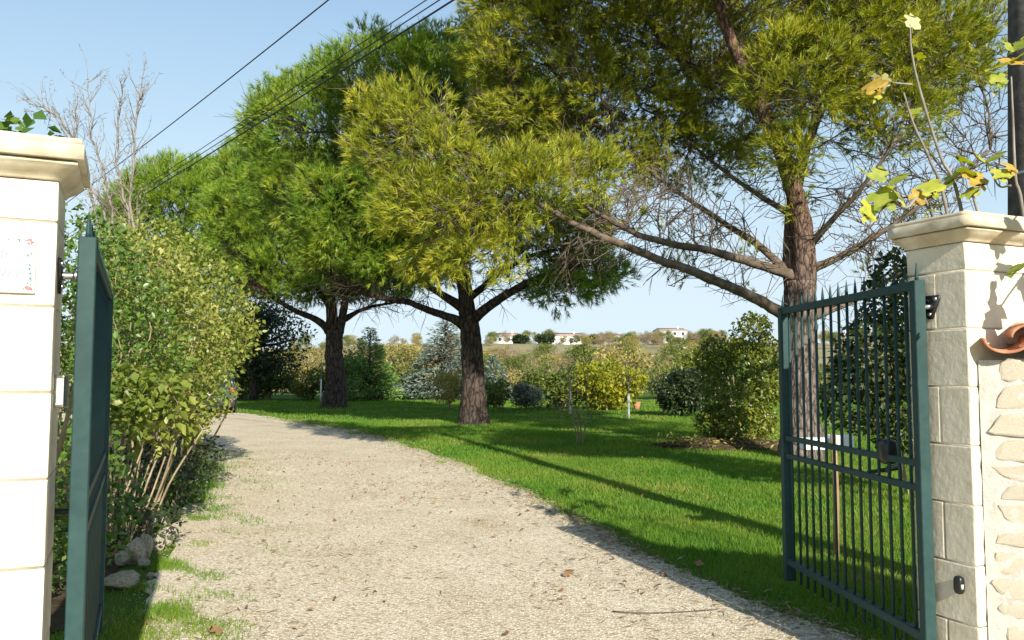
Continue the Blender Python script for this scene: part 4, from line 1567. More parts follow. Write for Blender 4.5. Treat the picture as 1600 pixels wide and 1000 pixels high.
b1 = G(1251, 716)
d1 = b1[1]
pine('pine_tree', 'tall umbrella pine behind the right gate leaf, with forked reddish trunk and bare lower limbs', 'pines along the drive', b1,
     [b1 + np.array((0, 0, -0.15)), W(1252, 640, d1), W(1251, 560, d1), W(1250, 490, d1), W(1250, 440, d1)], (0.33, 0.285, 0.265, 0.26, 0.25),
     [(wp([(1256, 445, d1), (1257, 390, d1 - .05), (1246, 320, d1 - .1), (1224, 245, d1 - .2), (1188, 160, d1 - .3), (1150, 80, d1 - .4), (1122, 0, d1 - .5), (1115, -90, d1 - .6)]), 0.20, 0.06),
      (wp([(1240, 450, d1 + .15), (1236, 390, d1 + .25), (1240, 320, d1 + .35), (1256, 240, d1 + .5), (1290, 150, d1 + .7), (1320, 50, d1 + .9)]), 0.16, 0.05)],
     [(wp([(1250, 505, d1), (1205, 480, d1 - .2), (1160, 456, d1 - .5), (1090, 424, d1 - .8), (1010, 396, d1 - 1.0), (925, 360, d1 - 1.2), (850, 318, d1 - 1.4), (770, 262, d1 - 1.5)]), 0.105, 0.03),
      (wp([(1260, 440, d1 + .1), (1195, 414, d1 - .05), (1110, 388, d1 - .2), (1010, 368, d1 - .5), (950, 340, d1 - .9), (900, 310, d1 - 1.3)]), 0.09, 0.025),
      (wp([(1240, 432, d1 + .1), (1180, 382, d1 + .5), (1100, 330, d1 + 1.0), (1020, 270, d1 + 1.5), (950, 210, d1 + 1.7)]), 0.07, 0.02),
      (wp([(1255, 345, d1 + .2), (1190, 310, d1 + .8), (1120, 260, d1 + 1.3), (1040, 190, d1 + 1.8)]), 0.06, 0.02),
      (wp([(1268, 420, d1), (1320, 398, d1 - .2), (1380, 362, d1 - .4), (1450, 312, d1 - .6), (1540, 235, d1 - .8)]), 0.065, 0.018),
      (wp([(1264, 385, d1), (1300, 345, d1 - .5), (1350, 290, d1 - 1.0), (1400, 215, d1 - 1.4)]), 0.06, 0.02),
      (wp([(1272, 492, d1), (1330, 470, d1 + .3), (1400, 430, d1 + .8), (1480, 375, d1 + 1.2)]), 0.07, 0.02),
      (wp([(1238, 300, d1), (1260, 230, d1 - .7), (1270, 160, d1 - 1.3)]), 0.055, 0.02),
      (wp([(1200, 185, d1 - .2), (1150, 150, d1 + .6), (1080, 100, d1 + 1.4)]), 0.05, 0.02)],
     ell((640, 225, 12.8, (.85, .9, .85)), (720, 320, 12.5, (1.05, .9, .95)), (665, 350, 12.7, (.7, .7, .9)), (740, 395, 12.6, (.7, .7, .5)), (820, 300, 12.5, (.9, .8, .55)), (910, 270, 12.8, (.55, .6, .4)), (600, 180, 13.0, (.5, .6, .5)),
         (850, 105, 15.4, (1.5, 1.5, 1.3)), (960, 190, 15.9, (1.5, 1.6, 1.2)), (960, 40, 15.6, (1.4, 1.4, 1.3)), (1130, 170, 16.0, (1.2, 1.4, 1.0)), (1010, 110, 16.8, (1.9, 1.1, 1.5)), (880, 150, 16.6, (1.6, 1.0, 1.3)), (1140, 60, 16.9, (1.7, 1.0, 1.4)), (1250, 130, 16.6, (1.2, .9, 1.0)), (800, 90, 16.2, (1.0, .9, 1.1)), (1050, 60, 15.6, (1.5, 1.5, 1.3)), (800, 20, 15.0, (.9, 1.1, 1.0)), (1080, 250, 15.6, (.9, 1.0, .6)), (950, -60, 14.5, (1.6, 1.6, 1.1)), (810, 180, 15.2, (.8, .9, .6)),
         (1090, -130, 12.6, (2.2, 1.8, 1.0)), (1370, -110, 12.6, (2.0, 1.8, 1.0)), (880, -230, 14.5, (2.2, 2.2, 1.2)), (700, -190, 15.0, (1.9, 2.0, 1.1)), (790, -330, 16.5, (2.4, 2.2, 1.2)), (1150, -300, 14.2, (2.4, 2.2, 1.2)),  # unseen crown above the frame, leftward pads added to shade the pines behind
         (1250, 120, 12.5, (.85, .8, .75)), (1400, 70, 12.6, (1.2, 1.1, .9)), (1490, 110, 13.2, (.75, .9, .7)), (1390, 190, 13.0, (.85, .8, .45)), (1330, 40, 12.8, (1.0, 1.0, .8)), (1230, 240, 12.9, (.5, .5, .35)), (1500, 20, 13.0, (.7, .9, .8)),
         (1340, 90, 15.8, (1.7, 1.4, 1.0))),
     6000, 0.17, 0.25, 15, 0.14, 0.0118, M['pine_near'], M['bark_pine'], 11, twigs=8000, tip=0.007, sides=26, per_tip=8, tipcut=1.9, hull=1900, hull_r=0.29, hull_k=14,
     bare=ell((1110, 350, 14.3, (1.0, 1.2, .5)), (1000, 320, 14.0, (1.2, 1.3, .45)), (1180, 260, 14.6, (.7, .9, .7)), (1340, 310, 13.6, (.8, .9, .6)), (1460, 260, 13.6, (1.1, 1.2, .9)), (1420, 390, 14.6, (1.2, 1.1, .45)), (1330, 380, 13.4, (.7, .8, .4)), (930, 400, 13.2, (1.2, 1.0, .35)), (1080, 440, 13.6, (1.2, .8, .22)), (1530, 200, 13.4, (.6, .9, .6))), n_bare=3800)

b2 = G(741, 664)
d2 = b2[1]
pine('pine_tree', 'broad umbrella pine in the middle of the lawn edge, with a thick dark straight trunk', 'pines along the drive', b2,
     [b2 + np.array((0, 0, -0.15)), W(739, 610, d2), W(737, 540, d2), W(731, 495, d2)], (0.40, 0.33, 0.29, 0.27),
     [(wp([(731, 497, d2), (726, 450, d2), (716, 400, d2), (705, 330, d2), (700, 230, d2)]), 0.24, 0.10),
      (wp([(738, 500, d2), (762, 480, d2 - .3), (800, 455, d2 - .8), (850, 430, d2 - 1.2), (905, 412, d2 - 1.5)]), 0.16, 0.05)],
     [(wp([(722, 505, d2), (680, 490, d2 - .3), (630, 475, d2 - .6), (570, 462, d2 - .9), (520, 440, d2 - 1)]), 0.12, 0.04),
      (wp([(722, 480, d2), (660, 440, d2 + 1), (600, 400, d2 + 1.8), (540, 350, d2 + 2)]), 0.11, 0.04),
      (wp([(722, 440, d2), (670, 380, d2 - 1), (620, 300, d2 - 1.8), (570, 220, d2 - 2.2)]), 0.11, 0.04),
      (wp([(715, 420, d2), (760, 350, d2 + .8), (800, 280, d2 + 1.2)]), 0.1, 0.04),
      (wp([(728, 470, d2), (790, 420, d2 + 1.2), (860, 390, d2 + 2), (930, 400, d2 + 2.4)]), 0.09, 0.03)],
     ell((610, 160, d2 - .5, (2.3, 2.4, 1.7)), (500, 215, d2 - .3, (1.9, 2.0, 1.7)), (705, 150, d2, (2.2, 2.4, 1.6)), (470, 300, d2 + .2, (1.3, 1.8, 1.3)), (560, 330, d2 - 1.6, (1.6, 1.5, 1.4)), (780, 210, d2 + .6, (2.2, 2.4, 1.7)), (650, 340, d2 - .5, (2.0, 2.4, 1.0)),
         (850, 360, d2 + .2, (1.8, 2.0, .8)), (930, 425, d2, (1.0, 1.4, .55)), (620, 420, d2, (1.7, 2.0, .5)), (880, 450, d2 - .6, (1.0, 1.2, .35)), (535, 400, d2 - .6, (1.0, 1.3, .6)), (430, 215, d2 + .2, (.8, 1.2, 1.0))),
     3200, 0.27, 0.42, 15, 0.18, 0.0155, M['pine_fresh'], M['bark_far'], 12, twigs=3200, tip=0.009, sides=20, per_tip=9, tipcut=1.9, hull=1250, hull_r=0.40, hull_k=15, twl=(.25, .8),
     bare=ell((840, 460, d2 - .3, (2.2, 1.6, .5)), (640, 470, d2, (1.8, 1.6, .4)), (760, 400, d2, (1.6, 1.5, .6))), n_bare=400)

b3 = G(522, 637)
d3 = b3[1]
pine('pine_tree', 'third pine of the row, its forked dark trunk standing where the drive bends', 'pines along the drive', b3,
     [b3 + np.array((0, 0, -0.2)), W(524, 600, d3), W(522, 550, d3), W(523, 515, d3)], (0.52, 0.42, 0.36, 0.36),
     [(wp([(519, 518, d3), (517, 470, d3), (510, 420, d3), (505, 340, d3)]), 0.28, 0.10),
      (wp([(530, 520, d3), (538, 480, d3 - .3), (545, 430, d3 - .6), (560, 350, d3 - 1)]), 0.20, 0.08)],
     [(wp([(514, 515, d3), (490, 497, d3 - .4), (455, 480, d3 - 1), (420, 458, d3 - 1.6), (385, 430, d3 - 2)]), 0.16, 0.05),
      (wp([(518, 480, d3), (480, 430, d3 + 1), (440, 380, d3 + 1.6)]), 0.13, 0.05),
      (wp([(535, 500, d3), (575, 480, d3 + .6), (620, 470, d3 + 1.2)]), 0.11, 0.04)],
     ell((480, 330, d3, (3.2, 3.4, 2.6)), (400, 350, d3 - .6, (1.9, 2.4, 2.4)), (440, 420, d3 - .5, (2.0, 2.4, 1.0)), (560, 380, d3, (2.6, 2.8, 1.6)), (390, 270, d3, (1.3, 1.8, 1.5)), (370, 410, d3 - .5, (1.0, 1.4, 1.2)), (600, 440, d3, (1.8, 2.2, .5)), (480, 450, d3, (2.4, 2.4, .5))),
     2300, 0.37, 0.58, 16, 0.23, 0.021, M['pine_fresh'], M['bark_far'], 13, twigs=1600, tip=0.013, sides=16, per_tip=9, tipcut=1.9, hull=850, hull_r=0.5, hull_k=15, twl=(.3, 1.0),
     bare=ell((600, 475, d3, (2.2, 1.6, .5)), (450, 470, d3, (2.2, 1.6, .6))), n_bare=200)

b4 = np.array((-18.5, 44.0, 0))
d4 = 44.0
pine('pine_tree', 'farthest pine of the row, only its rounded crown showing above the hedge', 'pines along the drive', b4,
     [b4 + np.array((0, 0, -0.2)), b4 + np.array((0.1, 0, 1.6)), b4 + np.array((0.0, 0, 3.2))], (0.45, 0.36, 0.32),
     [(wp([(262, 510, d4), (270, 430, d4), (280, 340, d4)]), 0.28, 0.10)],
     [(wp([(262, 500, d4), (220, 450, d4), (190, 400, d4)]), 0.14, 0.05), (wp([(264, 490, d4), (320, 440, d4), (370, 390, d4)]), 0.14, 0.05)],
     ell((290, 330, d4, (3.6, 3.4, 2.6)), (235, 345, d4, (2.2, 2.8, 2.0)), (350, 330, d4 + .6, (2.4, 2.8, 2.6)), (330, 420, d4, (2.8, 2.8, 1.6)), (250, 420, d4, (2.4, 2.8, 1.4))),
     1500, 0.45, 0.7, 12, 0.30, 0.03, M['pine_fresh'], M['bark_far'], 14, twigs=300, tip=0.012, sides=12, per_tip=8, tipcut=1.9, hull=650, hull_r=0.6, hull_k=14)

# tree standing beyond the wall on the right, outside the picture: its crown shades the middle of the lawn
ob = np.array((7.2, 0.6, 0))
cloud_tree('street_tree', 'broad leafy tree beyond the wall, right of the gate', 'tree', ob, 10.9, 1.8, 2.0, 0.20, 8500, (M['leaf_hedge'], M['bark_far']), 33, trunk=0.1, bottom=6.5, clumps=60, clump_r=0.3)

# ------------------------------------------------------------------ dark round tree beyond the pines
b = G(390, 626)
cloud_tree('evergreen_oak', 'dark dense round tree on a short trunk, left of the third pine', 'tree', b + np.array((0.2, 0, 0)), 5.6, 3.1, 2.35, 0.20, 8500, (M['leaf_dark'], M['bark_far']), 31, trunk=0.24, bottom=1.3, clumps=60, clump_r=0.3)

# ------------------------------------------------------------------ left hedge of shrubs
def stems_at(x, y, n, spread, h, lean, seed, z0=-0.05):
    rs = np.random.default_rng(seed)
    out = []
    for i in range(n):
        a = rs.uniform(0, 6.28)
        p0 = np.array((x + spread * math.cos(a) * rs.random(), y + spread * math.sin(a) * rs.random(), z0))
        p2 = p0 + np.array((lean[0] + rs.normal() * 0.16 * h, lean[1] + rs.normal() * 0.16 * h, h * rs.uniform(0.75, 1.05)))
        p1 = (p0 + p2) / 2 + rs.normal(size=3) * 0.04 * h
        out.append([p0, p1, p2])
    return out


shrub('lilac_shrub', 'tall yellow-green shrub forming the drive side of the left hedge', 'shrub', (-4.75, 11.2, 0), stems_at(-4.75, 11.2, 9, 0.45, 1.5, (0.1, -0.1), 41),
      [(np.array((-4.55, 11.0, 2.1)), (1.05, 1.1, 1.15)), (np.array((-4.05, 10.9, 2.0)), (.7, .8, .7)), (np.array((-4.9, 10.9, 3.0)), (.75, .8, .55)), (np.array((-5.2, 10.8, 1.6)), (.8, .8, .9))],
      1500, 0.11, 0.17, 0.07, M['leaf_lilac'], M['stem'], 42, 'shrubs of the left hedge', per=6, lw=0.66, rmax=0.022, fill=5200, hang=0.25)
shrub('hedge_shrub', 'leafy green shrub close behind the open left gate leaf', 'shrub', (-3.75, 7.3, 0), stems_at(-3.75, 7.3, 10, 0.4, 1.3, (0.05, 0.0), 43),
      [(np.array((-3.9, 7.5, 2.05)), (.75, .8, .75)), (np.array((-3.45, 7.4, 1.55)), (.55, .6, .55)), (np.array((-4.3, 7.4, 1.5)), (.6, .7, .9)), (np.array((-4.1, 7.6, 2.6)), (.5, .6, .4))],
      1100, 0.09, 0.14, 0.058, M['leaf_green'], M['stem'], 44, 'shrubs of the left hedge', per=6, lw=0.66, rmax=0.016, fill=3600, hang=0.15)
shrub('hedge_shrub', 'light green shrub between the gate leaf and the tall yellow-green shrub', 'shrub', (-3.85, 9.2, 0), stems_at(-3.85, 9.2, 11, 0.35, 1.2, (0.1, -0.25), 45),
      [(np.array((-3.9, 9.1, 1.75)), (.75, .7, .75)), (np.array((-3.5, 9.0, 1.2)), (.5, .5, .45)), (np.array((-4.2, 9.2, 2.5)), (.6, .6, .5))],
      1000, 0.09, 0.14, 0.062, M['leaf_lilac'], M['stem'], 46, 'shrubs of the left hedge', per=6, lw=0.66, rmax=0.016, fill=3000, hang=0.3)
shrub('hedge_shrub', 'shrub of broad drooping leaves at the foot of the hedge, beside the gate leaf', 'shrub', (-3.25, 7.0, 0), stems_at(-3.25, 7.0, 14, 0.25, 0.95, (0.12, 0.1), 47),
      [(np.array((-3.05, 6.9, 1.15)), (.42, .42, .25)), (np.array((-3.3, 7.1, 1.3)), (.45, .4, .2)), (np.array((-3.1, 7.3, .95)), (.33, .35, .25))],
      520, 0.08, 0.12, 0.095, M['leaf_lilac'], M['stem'], 48, 'shrubs of the left hedge', per=5, lw=0.66, rmax=0.011, hang=0.6, fill=300)
shrub('hedge_shrub', 'shrub with straw-tinted lower sprays overhanging the drive near the car', 'shrub', (-5.75, 14.2, 0), stems_at(-5.75, 14.2, 9, 0.5, 1.1, (0.15, -0.2), 49),
      [(np.array((-5.75, 13.8, 1.8)), (1.0, 1.0, 1.15)), (np.array((-5.0, 13.5, 2.1)), (.6, .6, .75)), (np.array((-5.75, 13.6, .55)), (.5, .5, .4)), (np.array((-6.2, 14.0, 2.4)), (.9, .9, .8))],
      1100, 0.13, 0.2, 0.085, M['leaf_lilac'], M['stem'], 50, 'shrubs of the left hedge', per=6, lw=0.6, rmax=0.02, fill=5000, hang=0.3)
shrub('hedge_shrub', 'dim green shrub filling the gap between pillar and gate leaf', 'shrub', (-3.2, 5.0, 0), stems_at(-3.2, 5.0, 7, 0.3, 1.1, (0, 0), 51),
      [(np.array((-3.1, 5.1, 1.4)), (.6, .6, 1.0)), (np.array((-2.75, 5.2, .6)), (.4, .5, .5))],
      700, 0.09, 0.14, 0.06, M['leaf_green'], M['dark_stem'], 52, 'shrubs of the left hedge', per=5, lw=0.6, rmax=0.014, fill=1800)
shrub('hedge_shrub', 'low dark shrub under the pale stems, behind the border rocks', 'shrub', (-3.55, 7.9, 0), stems_at(-3.5, 7.8, 7, 0.4, 0.4, (0, 0), 53),
      [(np.array((-3.5, 7.9, .4)), (.6, .8, .35)), (np.array((-3.0, 6.6, .22)), (.4, .5, .2)), (np.array((-4.0, 9.6, .4)), (.6, 1.0, .4))],
      500, 0.09, 0.14, 0.06, M['leaf_dark'], M['dark_stem'], 54, 'shrubs of the left hedge', per=4, lw=0.6, rmax=0.01, fill=1500)
shrub('hedge_shrub', 'leafy shrub rising behind the top of the left pillar', 'shrub', (-2.6, 3.75, 0), stems_at(-2.6, 3.75, 4, 0.15, 1.9, (0.2, 0), 55),
      [(np.array((-2.33, 3.7, 2.47)), (.26, .3, .14)), (np.array((-2.8, 3.8, 2.1)), (.4, .4, .5))],
      160, 0.09, 0.14, 0.085, M['leaf_green'], M['stem'], 56, 'shrubs of the left hedge', per=6, lw=0.62, rmax=0.014, fill=420)

# bare tree above the hedge: forking stems with straight side twigs
bb = np.array((-5.6, 11.8, 0))
db = 11.8
bt = thing('bare_tree', 'leafless grey many-stemmed tree standing above the left hedge', 'tree', bb)
rs = np.random.default_rng(57)
twA, twB, twRa, twRb = [], [], [], []


def fork(p, d, length, r, depth):
    n = max(2, int(length / 0.12))
    q = p
    for i in range(n):
        d = unit(d + rs.normal(size=3) * 0.10 + np.array((0, 0, 0.05)))
        q2 = q + d * length / n
        f0, f1 = 1 - 0.75 * i / n, 1 - 0.75 * (i + 1) / n
        twA.append(q); twB.append(q2); twRa.append(r * f0); twRb.append(r * f1)
        if depth > 0 and rs.random() < 0.62:
            side = unit(np.cross(d, rs.normal(size=3)))
            fork(q2, unit(d * 0.8 + side * rs.uniform(0.35, 0.75)), length * rs.uniform(0.3, 0.6) * (1 - 0.4 * i / n), max(r * 0.55, 0.0032), depth - 1)
        if depth >= 1 and rs.random() < 0.5:
            side = unit(np.cross(d, rs.normal(size=3)))
            twA.append(q2); twB.append(q2 + unit(d * 0.5 + side) * rs.uniform(0.02, 0.06)); twRa.append(0.0045); twRb.append(0.003)
        q = q2


for path in ([bb, W(185, 480, db), W(176, 330, db), W(150, 230, db), W(138, 130, db)], [bb + np.array((.2, 0, 0)), W(205, 480, db), W(200, 340, db), W(182, 240, db), W(192, 130, db)], [bb + np.array((.3, .1, 0)), W(225, 450, db), W(205, 320, db), W(212, 200, db), W(219, 140, db)], [bb + np.array((-.1, .1, 0)), W(170, 450, db), W(135, 280, db), W(95, 190, db), W(60, 165, db)], [bb + np.array((.1, .2, 0)), W(190, 450, db), W(160, 330, db), W(120, 250, db), W(118, 170, db)]):
    P = spline([np.asarray(q, float) for q in path], 7)
    P[1:] += rs.normal(size=(len(P) - 1, 3)) * 0.018
    r = np.linspace(0.032, 0.006, len(P))
    mb = MB()
    mb.tube(P - bb, r, 7, True, 0.08, rs)
    mb.build('stem', M['twig_grey'], bt, smooth=True)
    for i in range(len(P)):
        if P[i][2] > 2.4:
            for _ in range(2):
                d = unit(P[min(i + 1, len(P) - 1)] - P[max(i - 1, 0)])
                side = unit(np.cross(d, rs.normal(size=3)))
                fork(P[i], unit(d * 0.85 + side * rs.uniform(0.35, 0.8)), rs.uniform(0.25, 0.75) * (1.1 - 0.5 * i / len(P)), 0.0075, 2)
    fork(P[-1], unit(P[-1] - P[-3]), 0.45, 0.006, 2)
V, Q = edge_tubes(np.array(twA), np.array(twB), np.array(twRa), np.array(twRb), 3)
put('twigs', mesh_np('twigs', V - bb, Q=Q), M['twig_grey'], bt, kind='stuff')
print('bare twigs', len(twA))
# a few withered leaves still hanging low on it
tp2 = np.array(twB)
tp2 = tp2[(tp2[:, 2] < 4.0)]
tp2 = tp2[rs.choice(len(tp2), min(260, len(tp2)), replace=False)]
V, T = leaves(tp2, rs.normal(size=tp2.shape) - np.array((0, 0, .6)), 0.055, 0.03, rs)
put('foliage', mesh_np('foliage', V - bb, T), M['leaf_lilac'], bt, kind='stuff')

# ------------------------------------------------------------------ shrubs on the lawn
sb = G(1160, 697)
shrub('laurel_shrub', 'large round glossy shrub on the mulch mound beside the right gate', 'shrub', sb + np.array((0, .35, 0.1)), stems_at(sb[0], sb[1] + .35, 12, 0.45, 1.3, (0, 0), 61, 0.05),
      [(W(1155, 600, sb[1] + .35), (.78, .85, .95)), (W(1150, 660, sb[1] + .2), (.85, .8, .40)), (W(1175, 520, sb[1] + .4), (.42, .5, .42)), (W(1120, 560, sb[1] + .4), (.45, .5, .45)), (W(1205, 580, sb[1] + .4), (.45, .5, .7))],
      1500, 0.10, 0.16, 0.095, M['leaf_laurel'], M['stem'], 62, per=8, lw=0.55, rmax=0.018, fill=5000)
sb = G(907, 693)
shrub('small_shrub', 'small open many-stemmed shrub alone on the lawn, half bare', 'shrub', sb, stems_at(sb[0], sb[1], 8, 0.10, 0.95, (0, 0), 63),
      [(W(905, 640, sb[1]), (.62, .5, .5)), (W(900, 590, sb[1]), (.45, .45, .35)), (W(910, 560, sb[1]), (.25, .3, .4))],
      300, 0.085, 0.13, 0.06, M['leaf_laurel'], M['stem'], 64, per=3, lw=0.5, rmax=0.011, trop=(0, 0, 0.25), tip=0.0035, tipcut=1.6)
vb = np.array((4.55, 9.4, 0))
shrub('evergreen_shrub', 'tall dark glossy evergreen seen through the bars of the right gate', 'shrub', vb, stems_at(vb[0], vb[1], 6, 0.25, 1.6, (0, 0), 65),
      [(W(1400, 470, 9.4), (.32, .5, .6)), (W(1370, 560, 9.4), (.45, .6, .55)), (W(1340, 630, 9.4), (.40, .5, .35)), (W(1420, 640, 9.6), (.55, .6, .6)), (W(1440, 520, 9.6), (.4, .5, .8)), (W(1320, 585, 9.5), (.15, .25, .2))],
      1100, 0.09, 0.14, 0.085, M['leaf_ivy'], M['stem'], 66, per=6, lw=0.62, rmax=0.022, fill=5000)

# ------------------------------------------------------------------ lawn edge: conifers, round bushes, hedge
def bush(px, base_py, top_py, wpx, label, mats, leaf, n, seed, name='bush', cat='bush', group=None, d=None, cone=False, **kw):
    g = G(px, base_py) if d is None else W(px, 585, d) * np.array((1, 1, 0))
    m = g[1] / F
    h = (585 - top_py) * m + CAM_H
    rx = wpx * 0.5 * m
    return cloud_tree(name, label, cat, g, h, rx, kw.pop('rz', h * 0.5), leaf, n, mats, seed, group, cone=cone, **kw)


bush(577, 626, 513, 96, 'bright green conifer right of the third pine', (M['leaf_fir'], M['bark_far']), 0.26, 5200, 71, 'conifer', 'tree', cone=True, clumps=120, lw=0.22, bottom=0.1, up=0.35)
bush(697, 625, 500, 150, 'spreading blue-grey spruce behind the middle pine trunk', (M['leaf_blue'], M['bark_far']), 0.28, 6500, 72, 'blue_spruce', 'tree', cone=True, clumps=110, lw=0.22, bottom=0.2, up=0.3)
bush(770, 625, 555, 60, 'smaller blue-grey conifer just right of the middle pine trunk', (M['leaf_blue'], M['bark_far']), 0.26, 2600, 73, 'blue_spruce', 'tree', cone=True, clumps=60, lw=0.22, bottom=0.1, up=0.3)
bush(822, 641, 600, 56, 'low grey-green cushion bush on the lawn edge', (M['leaf_lavender'], M['dark_stem']), 0.20, 2200, 74, 'cushion_bush', clumps=40, lw=0.2, up=0.9)
bush(872, 640, 618, 30, 'small bush covered in pinkish white flowers', (M['petal'], M['dark_stem']), 0.09, 500, 75, 'flowering_bush', clumps=18, lw=0.8)
bush(948, 641, 560, 112, 'golden yellow-green rounded bush at the back of the lawn', (M['leaf_yellow'], M['stem']), 0.15, 6500, 76, 'golden_bush', clumps=60)
bush(880, 641, 575, 70, 'mid-green bush at the left shoulder of the golden bush', (M['leaf_hedge'], M['stem']), 0.14, 2600, 77, clumps=36)
bush(1066, 650, 572, 92, 'dark evergreen dome of a bush beside the glossy shrub', (M['leaf_dark'], M['dark_stem']), 0.13, 6000, 78, clumps=60)
bush(702, 640, 575, 60, 'straw-green loose bush left of the middle pine trunk', (M['leaf_autumn'], M['stem']), 0.13, 1500, 79, clumps=30)
bush(775, 643, 588, 50, 'yellowish low bush at the foot of the middle pine trunk', (M['leaf_hedge'], M['stem']), 0.13, 1500, 80, clumps=26)

for px, bpy_, tpy, lab, sd in ((982, 655, 560, 'slender young tree with a white trunk guard in front of the golden bush', 81), (891, 648, 560, 'slender young tree with a white trunk guard left of the golden bush', 82), (501, 627, 545, 'slender young tree with a white trunk guard left of the third pine', 83)):
    g = G(px, bpy_)
    m = g[1] / F
    h = (585 - tpy) * m + CAM_H
    rt = shrub('young_tree', lab, 'young tree', g, [[g, g + np.array((0.01, 0, h * 0.35)), g + np.array((0.02, 0, h * 0.62))]],
               [(g + np.array((0, 0, h * 0.78)), (0.45, 0.45, h * 0.24))], 130, 0.13, 0.18, 0.06, M['leaf_autumn'], M['twig_grey'], sd, 'young trees on the lawn', per=1, rmax=0.035, tip=0.007, trunk_r=(0.035, 0.016), trop=(0, 0, 0.3))
    gd = MB()
    gd.tube([(0, 0, 0), (0.004, 0, 0.55), (0.008, 0, min(1.25, h * 0.42))], (0.042, 0.04, 0.038), 10)
    gd.build('trunk_guard', M['white'], rt, smooth=True)

g = G(995, 640)
t = thing('terracotta_pot', 'small terracotta pot at the back of the lawn, right of the golden bush', 'pot', g)
mb = MB()
mb.tube([(0, 0, 0), (0, 0, 0.02), (0, 0, 0.25), (0, 0, 0.26)], (0.08, 0.10, 0.15, 0.14), 16)
mb.build('bowl', M['terracotta'], t, smooth=True)
mb = MB()
mb.tube([(0, 0, 0.25), (0, 0, 0.26), (0, 0, 0.30), (0, 0, 0.31)], (0.15, 0.17, 0.17, 0.15), 16)
mb.build('rim', M['terracotta'], t, smooth=True)

# boundary hedge along the far side of the lawn: separate bushes
rs = np.random.default_rng(90)
hx = -26.0
i = 0
protos = []
for mats, n in (((M['leaf_hedge'], M['stem']), 2600), ((M['leaf_laurel'], M['stem']), 2600), ((M['leaf_autumn'], M['stem']), 1800), ((M['leaf_green'], M['dark_stem']), 2600)):
    protos.append(cloud_tree('hedge_bush', ('olive-green', 'glossy green', 'straw-yellow', 'deep green')[len(protos)] + ' bush in the boundary hedge along the back of the lawn', 'bush', (0, 0, 0), 2.3, 1.6, 1.15, 0.17, n, mats, 91 + len(protos), 'bushes of the boundary hedge: ' + ('olive', 'glossy', 'straw', 'deep green')[len(protos)], clumps=36))
used = set()
while hx < 30:
    k = int(rs.choice(4, p=(0.38, 0.2, 0.17, 0.25)))
    o = protos[k] if k not in used else copy_tree(protos[k])
    used.add(k)
    o.location = (hx, 47 + rs.normal() * 0.9 - 0.06 * abs(hx), 0)
    s = rs.uniform(0.85, 1.35)
    o.scale = (s, s, s * rs.uniform(0.8, 1.15))
    o.rotation_euler = (0, 0, rs.uniform(0, 6.28))
    hx += rs.uniform(1.5, 2.4)

# trees between the hedge and the hill
specs = [('tall_tree', 'pale yellow autumn tree beyond the boundary hedge', (M['leaf_autumn'], M['twig_grey']), 6.5, 2.6, 2800, 0.26),
         ('tall_tree', 'brown half-bare tree on the slope beyond the lawn', (M['leaf_brown'], M['twig_grey']), 6.0, 2.8, 2200, 0.24),
         ('tall_tree', 'olive green field tree beyond the boundary hedge', (M['leaf_hedge'], M['twig_grey']), 6.0, 2.7, 3000, 0.26)]
tp_ = [cloud_tree(nm, lb, 'tree', (0, 0, 0), h, r_, h * 0.42, lf_, n, mt, 120 + i, 'field trees beyond the lawn: ' + ('yellow', 'brown', 'green')[i], clumps=46) for i, (nm, lb, mt, h, r_, n, lf_) in enumerate(specs)]
used = set()


def plant(k, x, y, h):
    o = tp_[k] if k not in used else copy_tree(tp_[k])
    used.add(k)
    o.location = (x, y, float(hill_z(x, y)) - 0.1 if y > 66 else 0.0)
    s = h / (6.5, 6.0, 6.0)[k]
    w = s * rs.uniform(0.9, 1.35)
    o.scale = (w, w, s)
    o.rotation_euler = (0, 0, rs.uniform(0, 6.28))


# near belt (yellowish trees behind the conifers)
for px, d, top, k in ((620, 55, 525, 0), (650, 58, 530, 0), (560, 60, 535, 1), (480, 58, 530, 0), (455, 62, 545, 2), (800, 60, 558, 2), (830, 66, 560, 1), (415, 60, 540, 0), (1000, 62, 566, 1), (860, 70, 562, 1), (930, 58, 570, 2), (780, 70, 556, 1), (540, 75, 540, 0), (600, 80, 535, 1), (665, 75, 535, 1), (1080, 66, 560, 0), (1130, 70, 555, 1), (1290, 62, 570, 2), (1360, 64, 565, 1)):
    p = W(px, 585, d)
    z0 = float(hill_z(p[0], d)) if d > 66 else 0
    plant(k, p[0], d, max(2.2, (585 - top) * d / F + CAM_H - z0))
